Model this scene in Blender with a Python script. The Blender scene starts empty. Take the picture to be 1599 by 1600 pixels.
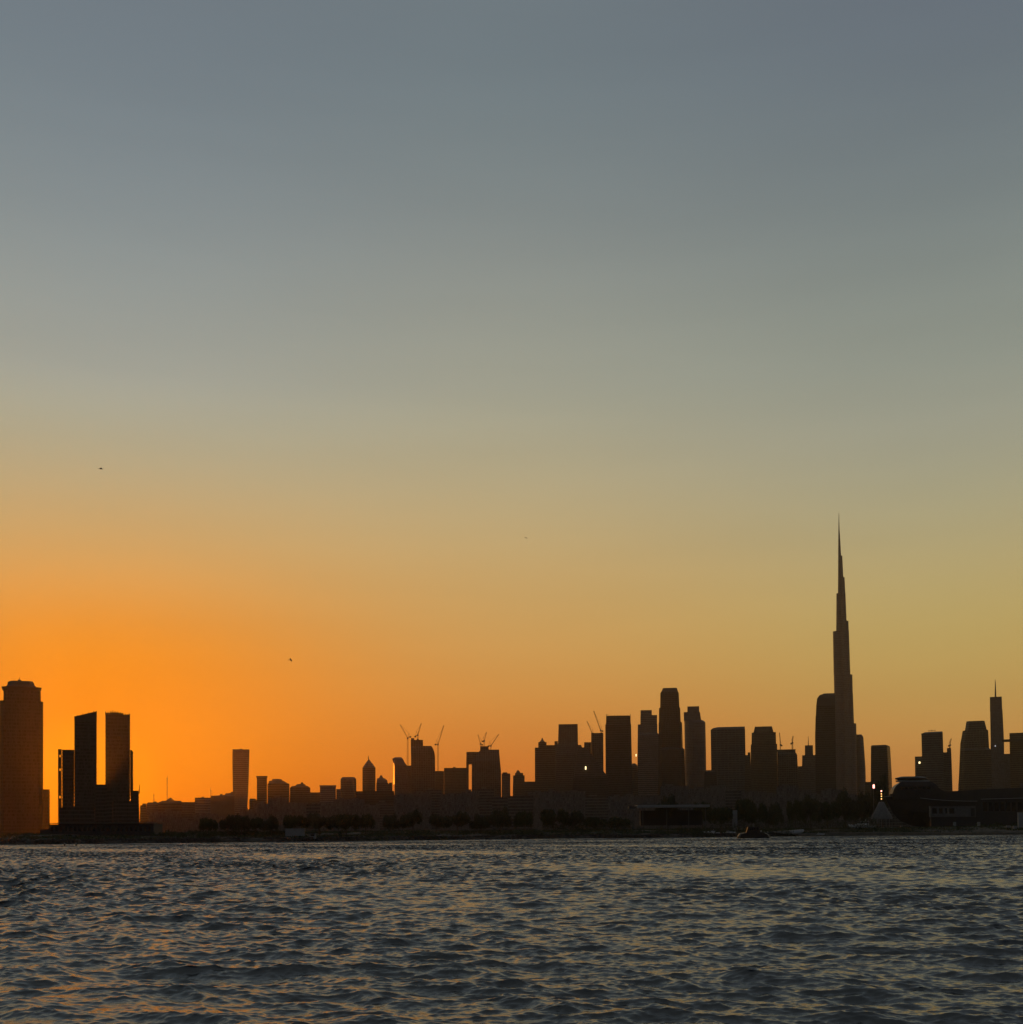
import bpy, math, random
import numpy as np
from mathutils import Vector, Matrix

random.seed(7)
rng = np.random.default_rng(11)
sc = bpy.context.scene
COL = sc.collection
R = math.radians

# ------------------------------------------------------------------ camera
F = 1931.0                      # focal length in photo pixels (photo 1599 x 1600)
CX, CY = 799.5, 1246.4          # principal point
CAMH = 3.0
PITCH, ROLL = R(1.7), R(0.5)
r0 = Vector((1, 0, 0)); u0 = Vector((0, -math.sin(PITCH), math.cos(PITCH)))
fwd = Vector((0, math.cos(PITCH), math.sin(PITCH)))
cam_r = r0 * math.cos(ROLL) - u0 * math.sin(ROLL)
cam_u = u0 * math.cos(ROLL) + r0 * math.sin(ROLL)

cd = bpy.data.cameras.new('camera'); cam = bpy.data.objects.new('camera', cd); COL.objects.link(cam)
M4 = Matrix(((cam_r.x, cam_u.x, -fwd.x, 0), (cam_r.y, cam_u.y, -fwd.y, 0), (cam_r.z, cam_u.z, -fwd.z, CAMH), (0, 0, 0, 1)))
cam.matrix_world = M4
cd.sensor_fit = 'HORIZONTAL'; cd.sensor_width = 36; cd.lens = 36 * F / 1599
cd.shift_y = (CY - 800) / 1599; cd.clip_start = 0.5; cd.clip_end = 40000
sc.camera = cam


def ray(px, py):
    return fwd + cam_r * ((px - CX) / F) - cam_u * ((py - CY) / F)


def at(px, py, Y):
    d = ray(px, py); t = Y / d.y
    return Vector((d.x * t, Y, CAMH + d.z * t))


def on_z(px, py, z):
    d = ray(px, py); t = (z - CAMH) / d.z
    return Vector((d.x * t, d.y * t, z))


# ------------------------------------------------------------------ sky, sun
NISH = 0.006
SUN_AZ, SUN_EL = R(-19.2), R(1.4)
world = bpy.data.worlds.new('World'); sc.world = world; world.use_nodes = True
nt = world.node_tree; N = nt.nodes; L = nt.links
bg = N['Background']; out = N['World Output']


def srgb(c):
    return [((v / 255) / 12.92 if v / 255 <= 0.04045 else (((v / 255) + 0.055) / 1.055) ** 2.4) for v in c]


sky = N.new('ShaderNodeTexSky'); sky.sky_type = 'NISHITA'; sky.sun_disc = False
sky.sun_elevation = SUN_EL; sky.sun_rotation = SUN_AZ
sky.dust_density = 3; sky.air_density = 1.2; sky.ozone_density = 3
L.new(sky.outputs[0], bg.inputs[0]); bg.inputs[1].default_value = NISH

tc = N.new('ShaderNodeTexCoord')
sep = N.new('ShaderNodeSeparateXYZ'); L.new(tc.outputs['Generated'], sep.inputs[0])


def math_node(op, a, b=None, c=None, clamp=False, tree=None):
    n = (tree or nt).nodes.new('ShaderNodeMath'); n.operation = op; n.use_clamp = clamp
    for i, v in enumerate((a, b, c)):
        if v is None: continue
        if isinstance(v, (int, float)): n.inputs[i].default_value = v
        else: (tree or nt).links.new(v, n.inputs[i])
    return n.outputs[0]


# azimuth away from the sun, 0..pi
flat = N.new('ShaderNodeCombineXYZ'); L.new(sep.outputs[0], flat.inputs[0]); L.new(sep.outputs[1], flat.inputs[1])
nrm = N.new('ShaderNodeVectorMath'); nrm.operation = 'NORMALIZE'; L.new(flat.outputs[0], nrm.inputs[0])
dot = N.new('ShaderNodeVectorMath'); dot.operation = 'DOT_PRODUCT'; L.new(nrm.outputs[0], dot.inputs[0])
dot.inputs[1].default_value = (math.sin(SUN_AZ), math.cos(SUN_AZ), 0)
cl = math_node('MINIMUM', dot.outputs['Value'], 0.99999)
azi = math_node('ARCCOSINE', cl)

PY = [1285, 1200, 1100, 1000, 900, 800, 700, 600, 400, 200, 0]
# what the evening sky adds to the clear-sky model (dusty air over the Gulf): target minus model, by height, at three bearings
T = {
    0: [(214, 100, 0), (232, 132, 0), (232, 133, 0), (224, 141, 30), (206, 161, 90), (191, 167, 118), (172, 169, 142), (160, 164, 154), (135, 145, 147), (117, 129, 136), (108, 120, 130)],
    19: [(196, 100, 36), (204, 114, 42), (209, 142, 64), (204, 157, 87), (197, 164, 105), (185, 167, 124), (171, 165, 137), (159, 161, 145), (135, 142, 140), (116, 128, 132), (106, 119, 127)],
    39: [(175, 108, 58), (192, 132, 66), (188, 152, 84), (187, 164, 99), (179, 164, 117), (166, 162, 132), (154, 155, 139), (143, 149, 138), (120, 130, 130), (106, 117, 124), (98, 108, 120)],
}
NB = {
    0: [(137, 78, 9), (212, 138, 50), (206, 147, 78), (182, 136, 86), (156, 121, 88), (133, 108, 86), (113, 95, 83), (97, 85, 80), (74, 71, 75), (59, 61, 70), (49, 55, 67)],
    19: [(68, 37, 3), (113, 77, 32), (112, 89, 60), (102, 88, 71), (91, 83, 76), (82, 78, 76), (73, 72, 75), (66, 67, 74), (54, 59, 70), (46, 53, 66), (40, 49, 63)],
    39: [(28, 13, 1), (59, 45, 20), (64, 60, 47), (60, 63, 60), (56, 62, 65), (52, 60, 67), (48, 58, 67), (45, 55, 67), (39, 51, 64), (35, 47, 62), (32, 44, 59)],
}
ZEN = srgb((108, 115, 119))


def ramp(stops):
    n = N.new('ShaderNodeValToRGB'); n.color_ramp.interpolation = 'B_SPLINE'
    e = n.color_ramp.elements
    while len(e) < len(stops): e.new(0.5)
    for i, (p, c) in enumerate(stops):
        e[i].position = p; e[i].color = (*c, 1)
    L.new(sep.outputs[2], n.inputs[0])
    return n.outputs[0]


def resid(k):
    s = []
    for py, t, n in zip(PY, T[k], NB[k]):
        el = math.atan((1303.7 - py) / F)
        c = [max(0.0, a - b * NISH / 0.05) for a, b in zip(srgb(t), srgb(n))]
        s.append((max(0.0, math.sin(el)), c))
    s.append((0.80, ZEN)); s.append((1.0, [v * 0.9 for v in ZEN]))
    return s


FARS = [(0.0, srgb((26, 26, 32))), (0.15, srgb((34, 33, 42))), (0.3, srgb((42, 46, 58))), (0.55, srgb((66, 76, 90))), (0.8, ZEN), (1.0, [v * 0.9 for v in ZEN])]


def mixc(f, a, b):
    n = N.new('ShaderNodeMix'); n.data_type = 'RGBA'
    L.new(f, n.inputs[0]); L.new(a, n.inputs[6]); L.new(b, n.inputs[7])
    return n.outputs[2]


def band(lo, hi, smooth='LINEAR'):
    n = N.new('ShaderNodeMapRange'); n.interpolation_type = smooth
    n.inputs[1].default_value = R(lo); n.inputs[2].default_value = R(hi); n.inputs[3].default_value = 0; n.inputs[4].default_value = 1
    L.new(azi, n.inputs[0]); return n.outputs[0]


col = mixc(band(0, 20, 'SMOOTHSTEP'), ramp(resid(0)), ramp(resid(19)))
col = mixc(band(16, 41, 'SMOOTHSTEP'), col, ramp(resid(39)))
col = mixc(band(41, 120, 'SMOOTHSTEP'), col, ramp(FARS))
# bright aureole close round the hidden sun
d3 = N.new('ShaderNodeVectorMath'); d3.operation = 'DOT_PRODUCT'; L.new(tc.outputs['Generated'], d3.inputs[0])
d3.inputs[1].default_value = (math.sin(SUN_AZ) * math.cos(SUN_EL), math.cos(SUN_AZ) * math.cos(SUN_EL), math.sin(SUN_EL))
gl = N.new('ShaderNodeMapRange'); gl.interpolation_type = 'SMOOTHERSTEP'; L.new(d3.outputs['Value'], gl.inputs[0])
gl.inputs[1].default_value = math.cos(R(4.5)); gl.inputs[2].default_value = 1.0; gl.inputs[3].default_value = 0; gl.inputs[4].default_value = 1
ga = N.new('ShaderNodeMix'); ga.data_type = 'RGBA'; ga.blend_type = 'ADD'; L.new(gl.outputs[0], ga.inputs[0]); L.new(col, ga.inputs[6]); ga.inputs[7].default_value = (0.18, 0.06, 0, 1)
# faint streaks of dust lying along the sky
mps = N.new('ShaderNodeMapping'); mps.inputs['Scale'].default_value = (2.2, 2.2, 16); L.new(tc.outputs['Generated'], mps.inputs[0])
stn = N.new('ShaderNodeTexNoise'); stn.inputs['Scale'].default_value = 1.6; stn.inputs['Detail'].default_value = 3; L.new(mps.outputs[0], stn.inputs['Vector'])
sm = N.new('ShaderNodeMapRange'); L.new(stn.outputs[0], sm.inputs[0]); sm.inputs[1].default_value = 0.3; sm.inputs[2].default_value = 0.7; sm.inputs[3].default_value = 0.98; sm.inputs[4].default_value = 1.02
vs_ = N.new('ShaderNodeVectorMath'); vs_.operation = 'SCALE'; L.new(ga.outputs[2], vs_.inputs[0]); L.new(sm.outputs[0], vs_.inputs['Scale'])
col = vs_.outputs[0]
bg2 = N.new('ShaderNodeBackground'); L.new(col, bg2.inputs[0]); bg2.inputs[1].default_value = 1.03
add = N.new('ShaderNodeAddShader'); L.new(bg.outputs[0], add.inputs[0]); L.new(bg2.outputs[0], add.inputs[1])
L.new(add.outputs[0], out.inputs['Surface'])

sd = bpy.data.lights.new('sun', 'SUN'); sun = bpy.data.objects.new('sun', sd); COL.objects.link(sun)
sd.energy = 0.52; sd.angle = R(0.5); sd.color = (1.0, 0.25, 0.015)
sdir = Vector((math.sin(SUN_AZ) * math.cos(SUN_EL), math.cos(SUN_AZ) * math.cos(SUN_EL), math.sin(SUN_EL)))
sun.rotation_euler = (-sdir).to_track_quat('-Z', 'Y').to_euler()

sc.view_settings.view_transform = 'Standard'; sc.view_settings.look = 'None'
sc.view_settings.exposure = 0; sc.view_settings.gamma = 1
sc.cycles.max_bounces = 6; sc.cycles.volume_bounces = 0; sc.cycles.use_denoising = True


# ------------------------------------------------------------------ materials
def mat(name, base, rough=0.7, metal=0.0, emit=None, estr=0.0, spec=0.5):
    m = bpy.data.materials.new(name); m.use_nodes = True
    p = m.node_tree.nodes['Principled BSDF']
    p.inputs['Base Color'].default_value = (*base, 1); p.inputs['Roughness'].default_value = rough
    p.inputs['Metallic'].default_value = metal; p.inputs['Specular IOR Level'].default_value = spec
    if emit:
        p.inputs['Emission Color'].default_value = (*emit, 1); p.inputs['Emission Strength'].default_value = estr
    return m


def noisy(name, a, b, scale=0.3, rough=0.8, detail=5):
    m = mat(name, a, rough); t = m.node_tree; p = t.nodes['Principled BSDF']
    c = t.nodes.new('ShaderNodeTexCoord'); n = t.nodes.new('ShaderNodeTexNoise')
    n.inputs['Scale'].default_value = scale; n.inputs['Detail'].default_value = detail
    r = t.nodes.new('ShaderNodeValToRGB'); r.color_ramp.elements[0].color = (*a, 1); r.color_ramp.elements[1].color = (*b, 1)
    r.color_ramp.elements[0].position = 0.35; r.color_ramp.elements[1].position = 0.65
    t.links.new(c.outputs['Object'], n.inputs['Vector']); t.links.new(n.outputs[0], r.inputs[0]); t.links.new(r.outputs[0], p.inputs['Base Color'])
    return m


def wall_u(t):
    """distance along the wall, whichever way the wall faces"""
    g = t.nodes.new('ShaderNodeNewGeometry'); x = t.nodes.new('ShaderNodeVectorMath'); x.operation = 'CROSS_PRODUCT'
    t.links.new(g.outputs['Normal'], x.inputs[0]); x.inputs[1].default_value = (0, 0, 1)
    c = t.nodes.new('ShaderNodeTexCoord'); d = t.nodes.new('ShaderNodeVectorMath'); d.operation = 'DOT_PRODUCT'
    t.links.new(x.outputs[0], d.inputs[0]); t.links.new(c.outputs['Object'], d.inputs[1])
    s = t.nodes.new('ShaderNodeSeparateXYZ'); t.links.new(c.outputs['Object'], s.inputs[0])
    return d.outputs['Value'], s.outputs[2]


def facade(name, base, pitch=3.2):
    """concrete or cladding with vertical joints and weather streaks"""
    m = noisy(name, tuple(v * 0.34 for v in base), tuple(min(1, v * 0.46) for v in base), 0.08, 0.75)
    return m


def glazing(name, glass, frame, pitch=1.6):
    m = mat(name, glass, 0.2, spec=0.25); t = m.node_tree; p = t.nodes['Principled BSDF']
    u, v = wall_u(t)
    q = math_node('DIVIDE', u, pitch, tree=t)
    fr = math_node('FRACT', q, tree=t)
    mull = math_node('LESS_THAN', fr, 0.14, tree=t)
    cell = t.nodes.new('ShaderNodeCombineXYZ')
    t.links.new(math_node('FLOOR', q, tree=t), cell.inputs[0]); t.links.new(math_node('FLOOR', math_node('DIVIDE', v, 3.9, tree=t), tree=t), cell.inputs[1])
    wn = t.nodes.new('ShaderNodeTexWhiteNoise'); t.links.new(cell.outputs[0], wn.inputs['Vector'])
    mx = t.nodes.new('ShaderNodeMix'); mx.data_type = 'RGBA'
    t.links.new(wn.outputs['Value'], mx.inputs[0]); mx.inputs[6].default_value = (*glass, 1); mx.inputs[7].default_value = (*[min(1, g * 2.6 + 0.01) for g in glass], 1)
    m2 = t.nodes.new('ShaderNodeMix'); m2.data_type = 'RGBA'
    t.links.new(mull, m2.inputs[0]); t.links.new(mx.outputs[2], m2.inputs[6]); m2.inputs[7].default_value = (*frame, 1)
    t.links.new(m2.outputs[2], p.inputs['Base Color'])
    if pitch == 0.9: mull.node.inputs[1].default_value = 0.0
    rr = t.nodes.new('ShaderNodeMapRange'); t.links.new(mull, rr.inputs[0]); rr.inputs[3].default_value = 0.14; rr.inputs[4].default_value = 0.6
    t.links.new(rr.outputs[0], p.inputs['Roughness'])
    return m


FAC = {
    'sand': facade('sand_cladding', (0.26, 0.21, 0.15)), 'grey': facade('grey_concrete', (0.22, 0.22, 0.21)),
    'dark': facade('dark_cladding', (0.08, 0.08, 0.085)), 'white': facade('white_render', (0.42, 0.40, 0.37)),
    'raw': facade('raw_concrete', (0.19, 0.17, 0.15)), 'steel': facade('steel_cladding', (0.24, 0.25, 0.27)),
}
GLZ = {
    'sand': glazing('bronze_glass', (0.02, 0.016, 0.012), (0.16, 0.13, 0.10)), 'grey': glazing('grey_glass', (0.016, 0.02, 0.022), (0.14, 0.14, 0.14)),
    'dark': glazing('black_glass', (0.008, 0.009, 0.011), (0.05, 0.05, 0.05)), 'white': glazing('blue_glass', (0.014, 0.022, 0.03), (0.28, 0.27, 0.26)),
    'raw': glazing('open_floor', (0.02, 0.018, 0.016), (0.13, 0.12, 0.11), 4.5), 'steel': glazing('silver_glass', (0.03, 0.034, 0.038), (0.2, 0.2, 0.21)),
}
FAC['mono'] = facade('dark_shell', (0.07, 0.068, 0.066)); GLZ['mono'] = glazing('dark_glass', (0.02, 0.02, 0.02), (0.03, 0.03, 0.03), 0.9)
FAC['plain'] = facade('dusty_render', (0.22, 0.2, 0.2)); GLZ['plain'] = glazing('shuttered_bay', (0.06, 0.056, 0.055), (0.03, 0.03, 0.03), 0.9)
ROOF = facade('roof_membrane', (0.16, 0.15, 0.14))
CRANE = mat('crane_paint', (0.30, 0.20, 0.05), 0.5)
STEEL = mat('galvanised_steel', (0.25, 0.25, 0.25), 0.45, 0.6)
LAMP_W = mat('warm_lamp', (0.8, 0.7, 0.5), 0.4, 0, (1.0, 0.78, 0.36), 2.6)
LAMP_O = mat('orange_lamp', (0.8, 0.4, 0.1), 0.4, 0, (1.0, 0.48, 0.14), 3.0)
LAMP_R = mat('pink_lamp', (0.8, 0.3, 0.3), 0.4, 0, (1.0, 0.36, 0.28), 4.0)
LAMP_C = mat('white_lamp', (0.8, 0.8, 0.8), 0.4, 0, (0.85, 0.85, 0.9), 0.7)
WHITE = noisy('white_gelcoat', (0.62, 0.62, 0.60), (0.74, 0.74, 0.72), 0.5, 0.35)
HULL = noisy('dark_hull_paint', (0.018, 0.016, 0.015), (0.03, 0.026, 0.024), 0.4, 0.4)
PALE = noisy('pale_paint', (0.24, 0.24, 0.23), (0.3, 0.3, 0.29), 0.4, 0.6)
CANVAS = noisy('weathered_canvas', (0.10, 0.098, 0.096), (0.14, 0.136, 0.13), 0.6, 0.8)
BARK = noisy('bark', (0.06, 0.045, 0.03), (0.10, 0.08, 0.055), 3.0, 0.9)
LEAF = noisy('leaf', (0.02, 0.034, 0.01), (0.04, 0.06, 0.02), 0.6, 0.8)
LEAF2 = noisy('olive_leaf', (0.026, 0.034, 0.014), (0.045, 0.055, 0.026), 0.6, 0.7)
FEATHER = noisy('feathers', (0.05, 0.045, 0.04), (0.10, 0.09, 0.08), 8.0, 0.8)
WINDOW = mat('dark_window', (0.01, 0.012, 0.014), 0.08)


# ------------------------------------------------------------------ mesh helper
class MB:
    def __init__(s): s.v = []; s.f = []; s.m = []
    def add(s, vs, fs, mi=0):
        b = len(s.v); s.v += [tuple(v) for v in vs]
        for f in fs: s.f.append(tuple(b + i for i in f)); s.m.append(mi)
    def box(s, a, b, mi=0):
        (x0, y0, z0), (x1, y1, z1) = a, b
        s.add([(x0, y0, z0), (x1, y0, z0), (x1, y1, z0), (x0, y1, z0), (x0, y0, z1), (x1, y0, z1), (x1, y1, z1), (x0, y1, z1)],
              [(0, 3, 2, 1), (4, 5, 6, 7), (0, 1, 5, 4), (1, 2, 6, 5), (2, 3, 7, 6), (3, 0, 4, 7)], mi)
    def bar(s, a, b, w, mi=0, n=4, w2=None):
        a = Vector(a); b = Vector(b); d = (b - a)
        if d.length < 1e-6: return
        d.normalize(); q = Vector((0, 0, 1)) if abs(d.z) < 0.9 else Vector((1, 0, 0))
        e1 = d.cross(q).normalized(); e2 = d.cross(e1)
        w2 = w if w2 is None else w2; vs = []
        for p, ww in ((a, w), (b, w2)):
            for k in range(n):
                t = 2 * math.pi * (k + 0.5) / n
                vs.append(p + (e1 * math.cos(t) + e2 * math.sin(t)) * ww * 0.5 * (1.414 if n == 4 else 1))
        fs = [(k, (k + 1) % n, n + (k + 1) % n, n + k) for k in range(n)] + [tuple(range(n))[::-1], tuple(range(n, 2 * n))]
        s.add(vs, fs, mi)
    def rings(s, rings, mi=None, cap0=False, cap1=True):
        n = len(rings[0]); b = len(s.v)
        for r in rings: s.v += [tuple(p) for p in r]
        for i in range(len(rings) - 1):
            for k in range(n):
                s.f.append((b + i * n + k, b + i * n + (k + 1) % n, b + (i + 1) * n + (k + 1) % n, b + (i + 1) * n + k))
                s.m.append(mi[i] if mi else 0)
        if cap0: s.f.append(tuple(b + k for k in range(n))[::-1]); s.m.append(0)
        if cap1: s.f.append(tuple(b + (len(rings) - 1) * n + k for k in range(n))); s.m.append(0)
    def build(s, name, mats, parent=None, smooth=False):
        me = bpy.data.meshes.new(name); me.from_pydata(s.v, [], s.f)
        for m in (mats if isinstance(mats, (list, tuple)) else [mats]): me.materials.append(m)
        me.polygons.foreach_set('material_index', s.m)
        if smooth: me.polygons.foreach_set('use_smooth', [True] * len(s.f))
        me.update()
        o = bpy.data.objects.new(name, me); COL.objects.link(o)
        if parent: o.parent = parent
        return o


def tag(o, label=None, cat=None, group=None, kind=None):
    if label: o['label'] = label
    if cat: o['category'] = cat
    if group: o['group'] = group
    if kind: o['kind'] = kind
    return o


def thing(name, label, cat, loc, group=None, rz=0):
    o = bpy.data.objects.new(name, None); COL.objects.link(o); o.location = loc; o.rotation_euler.z = rz
    o.empty_display_size = 1
    return tag(o, label, cat, group)


def copy_tree(o, parent=None):
    c = o.copy(); COL.objects.link(c)
    if parent: c.parent = parent
    for ch in [x for x in sc.objects if x.parent == o]: copy_tree(ch, c)
    return c


# ------------------------------------------------------------------ shore and ground
shore_px = [(-1300, 1330), (-600, 1326), (0, 1320.7), (240, 1318.2), (480, 1316), (700, 1312.9), (850, 1311.2), (1000, 1310), (1110, 1308.6), (1300, 1306.2), (1450, 1305.5), (1599, 1305), (2200, 1300), (2900, 1294)]
shore = [on_z(x, y, 0.0) for x, y in shore_px]
SX = [-9000] + [p.x for p in shore] + [9000]; SY = [shore[0].y] + [p.y for p in shore] + [shore[-1].y]


def shore_y(x): return float(np.interp(x, SX, SY))


OFF = [-12, 0, 1.2, 3, 8, 20, 40, 60, 90, 140, 260, 600, 1500, 2600, 3650]
HGT = [-2.5, 0.0, 1.4, 1.9, 2.3, 3.2, 4.6, 5.2, 4.4, 3.6, 3.2, 3.0, 3.0, 3.0, 3.0]


def ground_z(x, y):
    o = y - shore_y(x)
    return float(np.interp(o, OFF, HGT)) if o > -12 else -2.5


xs = np.concatenate([np.linspace(-8000, -700, 24, endpoint=False), np.linspace(-700, 800, 300), np.linspace(830, 8000, 24)])
g = MB()
for o, hz in zip(OFF, HGT):
    for x in xs:
        jit = 0.0 if o in (-12,) or o > 300 else (0.22 * math.sin(x * 0.31 + o) + 0.3 * math.sin(x * 0.083 + o * 0.2)) * min(1, hz / 2)
        dy = (1.1 * math.sin(x * 0.11) + 0.7 * math.sin(x * 0.37 + 1)) if -1 < o < 10 else 0
        g.v.append((x, shore_y(x) + o + dy, hz + jit))
nx = len(xs)
for j in range(len(OFF) - 1):
    for i in range(nx - 1):
        a = j * nx + i; g.f.append((a, a + 1, a + 1 + nx, a + nx)); g.m.append(0)
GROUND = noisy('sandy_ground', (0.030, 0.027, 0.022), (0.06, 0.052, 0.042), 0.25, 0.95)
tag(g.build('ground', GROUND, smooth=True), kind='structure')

# ------------------------------------------------------------------ towers
FH = 3.9


def plan(kind):
    if kind[0] == 'box':
        d = kind[1]; p = [(-1, -d), (1, -d), (1, d), (-1, d)]
    elif kind[0] == 'rot':
        a = R(kind[1]); d = kind[2]; q = [(-1, -d), (1, -d), (1, d), (-1, d)]
        p = [(x * math.cos(a) - y * math.sin(a), x * math.sin(a) + y * math.cos(a)) for x, y in q]
        m = max(abs(x) for x, y in p); p = [(x / m, y / m) for x, y in p]
    elif kind[0] == 'oct':
        d, c = kind[1], kind[2]
        p = [(-1 + c, -d), (1 - c, -d), (1, -d + c), (1, d - c), (1 - c, d), (-1 + c, d), (-1, d - c), (-1, -d + c)]
    elif kind[0] == 'round':
        n = kind[1]; d = kind[2]; p = [(math.cos(2 * math.pi * (k + .5) / n - math.pi), d * math.sin(2 * math.pi * (k + .5) / n - math.pi)) for k in range(n)]
        m = max(x for x, y in p); p = [(x / m, y) for x, y in p]
    else:  # trefoil
        p = []
        for k in range(30):
            t = 2 * math.pi * k / 30 - math.pi; r = 0.72 + 0.28 * math.cos(3 * (t - R(90)))
            p.append((r * math.cos(t), r * math.sin(t)))
        lo = min(x for x, y in p); hi = max(x for x, y in p)
        p = [((x - lo) / (hi - lo) * 2 - 1, y * 1.1) for x, y in p]
    return p


def tower_part(name, root, D, pl, prof, style='grey', bands=True, yoff=0.0, fins=0, parapet=True, depth=None, inset=0.3):
    """prof: outline rows from the top down, (photo y or 'g', left x, right x), turned into metres at distance D"""
    org = root.location; pts = plan(pl); rows = []
    for y, xl, xr in prof:
        py = 1303.0 if y == 'g' else y
        xa, za = local(root, xl, py); xb, zb_ = local(root, xr, py)
        zz = 0.0 if y == 'g' else 0.5 * (za + zb_)
        rows.append((zz, 0.5 * (xa + xb), 0.5 * (xb - xa)))
    rows = rows[::-1]
    zs = [r[0] for r in rows]; cxs = [r[1] for r in rows]; hws = [r[2] for r in rows]
    dep = depth if depth else 1.0

    def ring(z, ins=0.0):
        c = float(np.interp(z, zs, cxs)); h = float(np.interp(z, zs, hws)); s = max(0.05, h - ins)
        return [(c + x * s, yoff + y * s * dep, z) for x, y in pts]
    mb = MB(); rr = []; mi = []
    z0, z1 = zs[0], zs[-1]
    if bands and z1 - z0 > FH * 1.5:
        nfl = max(1, round((z1 - z0) / (FH * (0.86 + 0.3 * abs(math.sin(D * 0.37)))))); fh = (z1 - z0) / nfl
        for k in range(nfl):
            zb = z0 + k * fh
            rr += [ring(zb), ring(zb + fh * 0.36), ring(zb + fh * 0.36, inset), ring(zb + fh, inset)]
            mi += [0, 0, 1, 0]
        rr.append(ring(z1)); 
    else:
        for z in zs: rr.append(ring(z)); mi.append(0)
        mi = mi[:-1]
    if parapet and hws[-1] > 3:
        rr += [ring(z1, 0.6), [(x, y, z - 1.1) for x, y, z in ring(z1, 0.6)]]; mi += [0, 0]
    mb.rings(rr, mi[:len(rr) - 1])
    if fins:
        n = len(pts)
        b0, b1 = ring(z0), ring(z1)
        for k in range(n):
            p0, p1 = Vector(b0[k]), Vector(b0[(k + 1) % n]); q0, q1 = Vector(b1[k]), Vector(b1[(k + 1) % n])
            ln = (p1 - p0).length; m = max(2, int(ln / fins))
            for i in range(m):
                t = (i + 0.5) / m; a = p0.lerp(p1, t); b = q0.lerp(q1, t)
                nn = (p1 - p0).cross(Vector((0, 0, 1))).normalized() * 0.15
                mb.bar(a + nn, b + nn + Vector((0, 0, 0.02)), 0.8)
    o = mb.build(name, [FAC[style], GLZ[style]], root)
    return o


def local(root, px, py, D=None):
    """photo pixel -> (x, z) in the thing's own frame, on the upright plane through its base"""
    o = root.location; a = -root.rotation_euler.z
    n = Vector((math.sin(a), math.cos(a), 0)); d = ray(px, py)
    t = n.dot(Vector((o.x, o.y, 0))) / n.dot(d)
    p = d * t + Vector((0, 0, CAMH))
    return (p.x - o.x) * math.cos(a) - (p.y - o.y) * math.sin(a), p.z - o.z


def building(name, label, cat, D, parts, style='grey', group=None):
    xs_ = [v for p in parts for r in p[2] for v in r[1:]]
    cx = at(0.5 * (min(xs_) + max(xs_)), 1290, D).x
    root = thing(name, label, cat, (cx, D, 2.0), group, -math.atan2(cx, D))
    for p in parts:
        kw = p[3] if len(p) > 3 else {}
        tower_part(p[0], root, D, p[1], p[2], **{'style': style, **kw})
    return root


def px_box(mb, root, D, x0, y0, x1, y1, d0, d1, mi=0):
    """a box between two photo corners at distance D, from depth offset d0 to d1"""
    ax, az = local(root, x0, y1); bx, bz = local(root, x1, y0)
    mb.box((ax, d0, az), (bx, d1, bz), mi)


def px_bar(mb, root, D, x0, y0, x1, y1, w, yoff=0.0, w2=None, mi=0):
    ax, az = local(root, x0, y0); bx, bz = local(root, x1, y1)
    mb.bar((ax, yoff, az), (bx, yoff, bz), w, mi, 4, w2)


BOX = ('box', 0.8)
bld = {}
# --- left group
t = building('skyscraper', 'broad tower at the left edge with flared cornice and stepped crown', 'skyscraper', 1500, [
    ('tower_body', ('oct', 0.9, 0.16), [(1098, 0.8, 66.6), (1240, 0.6, 66.4), ('g', 0.4, 66.2)], dict(fins=5.0, parapet=False)),
    ('upper_tier', ('oct', 0.9, 0.2), [(1082, 6.6, 62.8), (1098, 6.4, 63)], dict(fins=5.0, parapet=False)),
    ('cornice', ('oct', 0.9, 0.2), [(1076, 2.8, 64.8), (1078, 4.4, 63.6), (1082, 6.6, 62.6)], dict(bands=False, parapet=False)),
    ('crown', ('oct', 0.85, 0.3), [(1065.5, 16, 51), (1067.5, 12.4, 52.5), (1072, 11.6, 54.5), (1076, 8, 58.5)], dict(bands=False)),
    ('wing', ('box', 0.9), [(1233.5, 54, 78), ('g', 54, 78)], dict(yoff=6)),
], 'mono')
mb = MB(); px_box(mb, t, 1500, 28, 1062.6, 33, 1066.5, -3, 3); px_bar(mb, t, 1500, 30.5, 1063, 30.5, 1058.5, 0.5); mb.build('roof_plant', ROOF, t)

D = 1450
t = building('apartment_tower', 'darkest left tower with slanted roof and a lower block joined on its left', 'tower', D, [
    ('tower_body', ('box', 0.9), [(1122, 116.3, 151.2), (1200, 116, 151.2), ('g', 115.8, 151.4)], dict(parapet=False)),
    ('lower_block', ('box', 1.2), [(1172, 97, 116.2), ('g', 97, 116)], dict(yoff=4)),
], 'mono')
# slanted roof slab on posts, ragged
mb = MB(); o = t.location
for k in range(9):
    x = 116.8 + k * 4.2; top = 1120.5 - k * 1.0
    px_bar(mb, t, D, x, 1123, x, top - (0.9 if k % 2 else 0), 0.9, -11); px_bar(mb, t, D, x, 1123, x, top, 0.9, 11)
(ax, az_), (bx, bz_) = local(t, 116.5, 1121), local(t, 151.2, 1113)
va = [(ax, -12, az_ - 5.5), (bx, -12, az_ - 5.5), (bx, 12, az_ - 5.5), (ax, 12, az_ - 5.5), (ax, -12, az_), (bx, -12, bz_), (bx, 12, bz_), (ax, 12, az_)]
mb.add(va, [(0, 3, 2, 1), (4, 5, 6, 7), (0, 1, 5, 4), (1, 2, 6, 5), (2, 3, 7, 6), (3, 0, 4, 7)])
mb.build('crown', FAC['mono'], t)
mb = MB()     # open, unglazed bays up the left side
px_box(mb, t, D, 90.6, 1171.5, 91.8, 1304, -9, -7); px_box(mb, t, D, 96.0, 1171.5, 96.9, 1304, -9, -7)
y = 1171.5; k = 0
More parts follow.
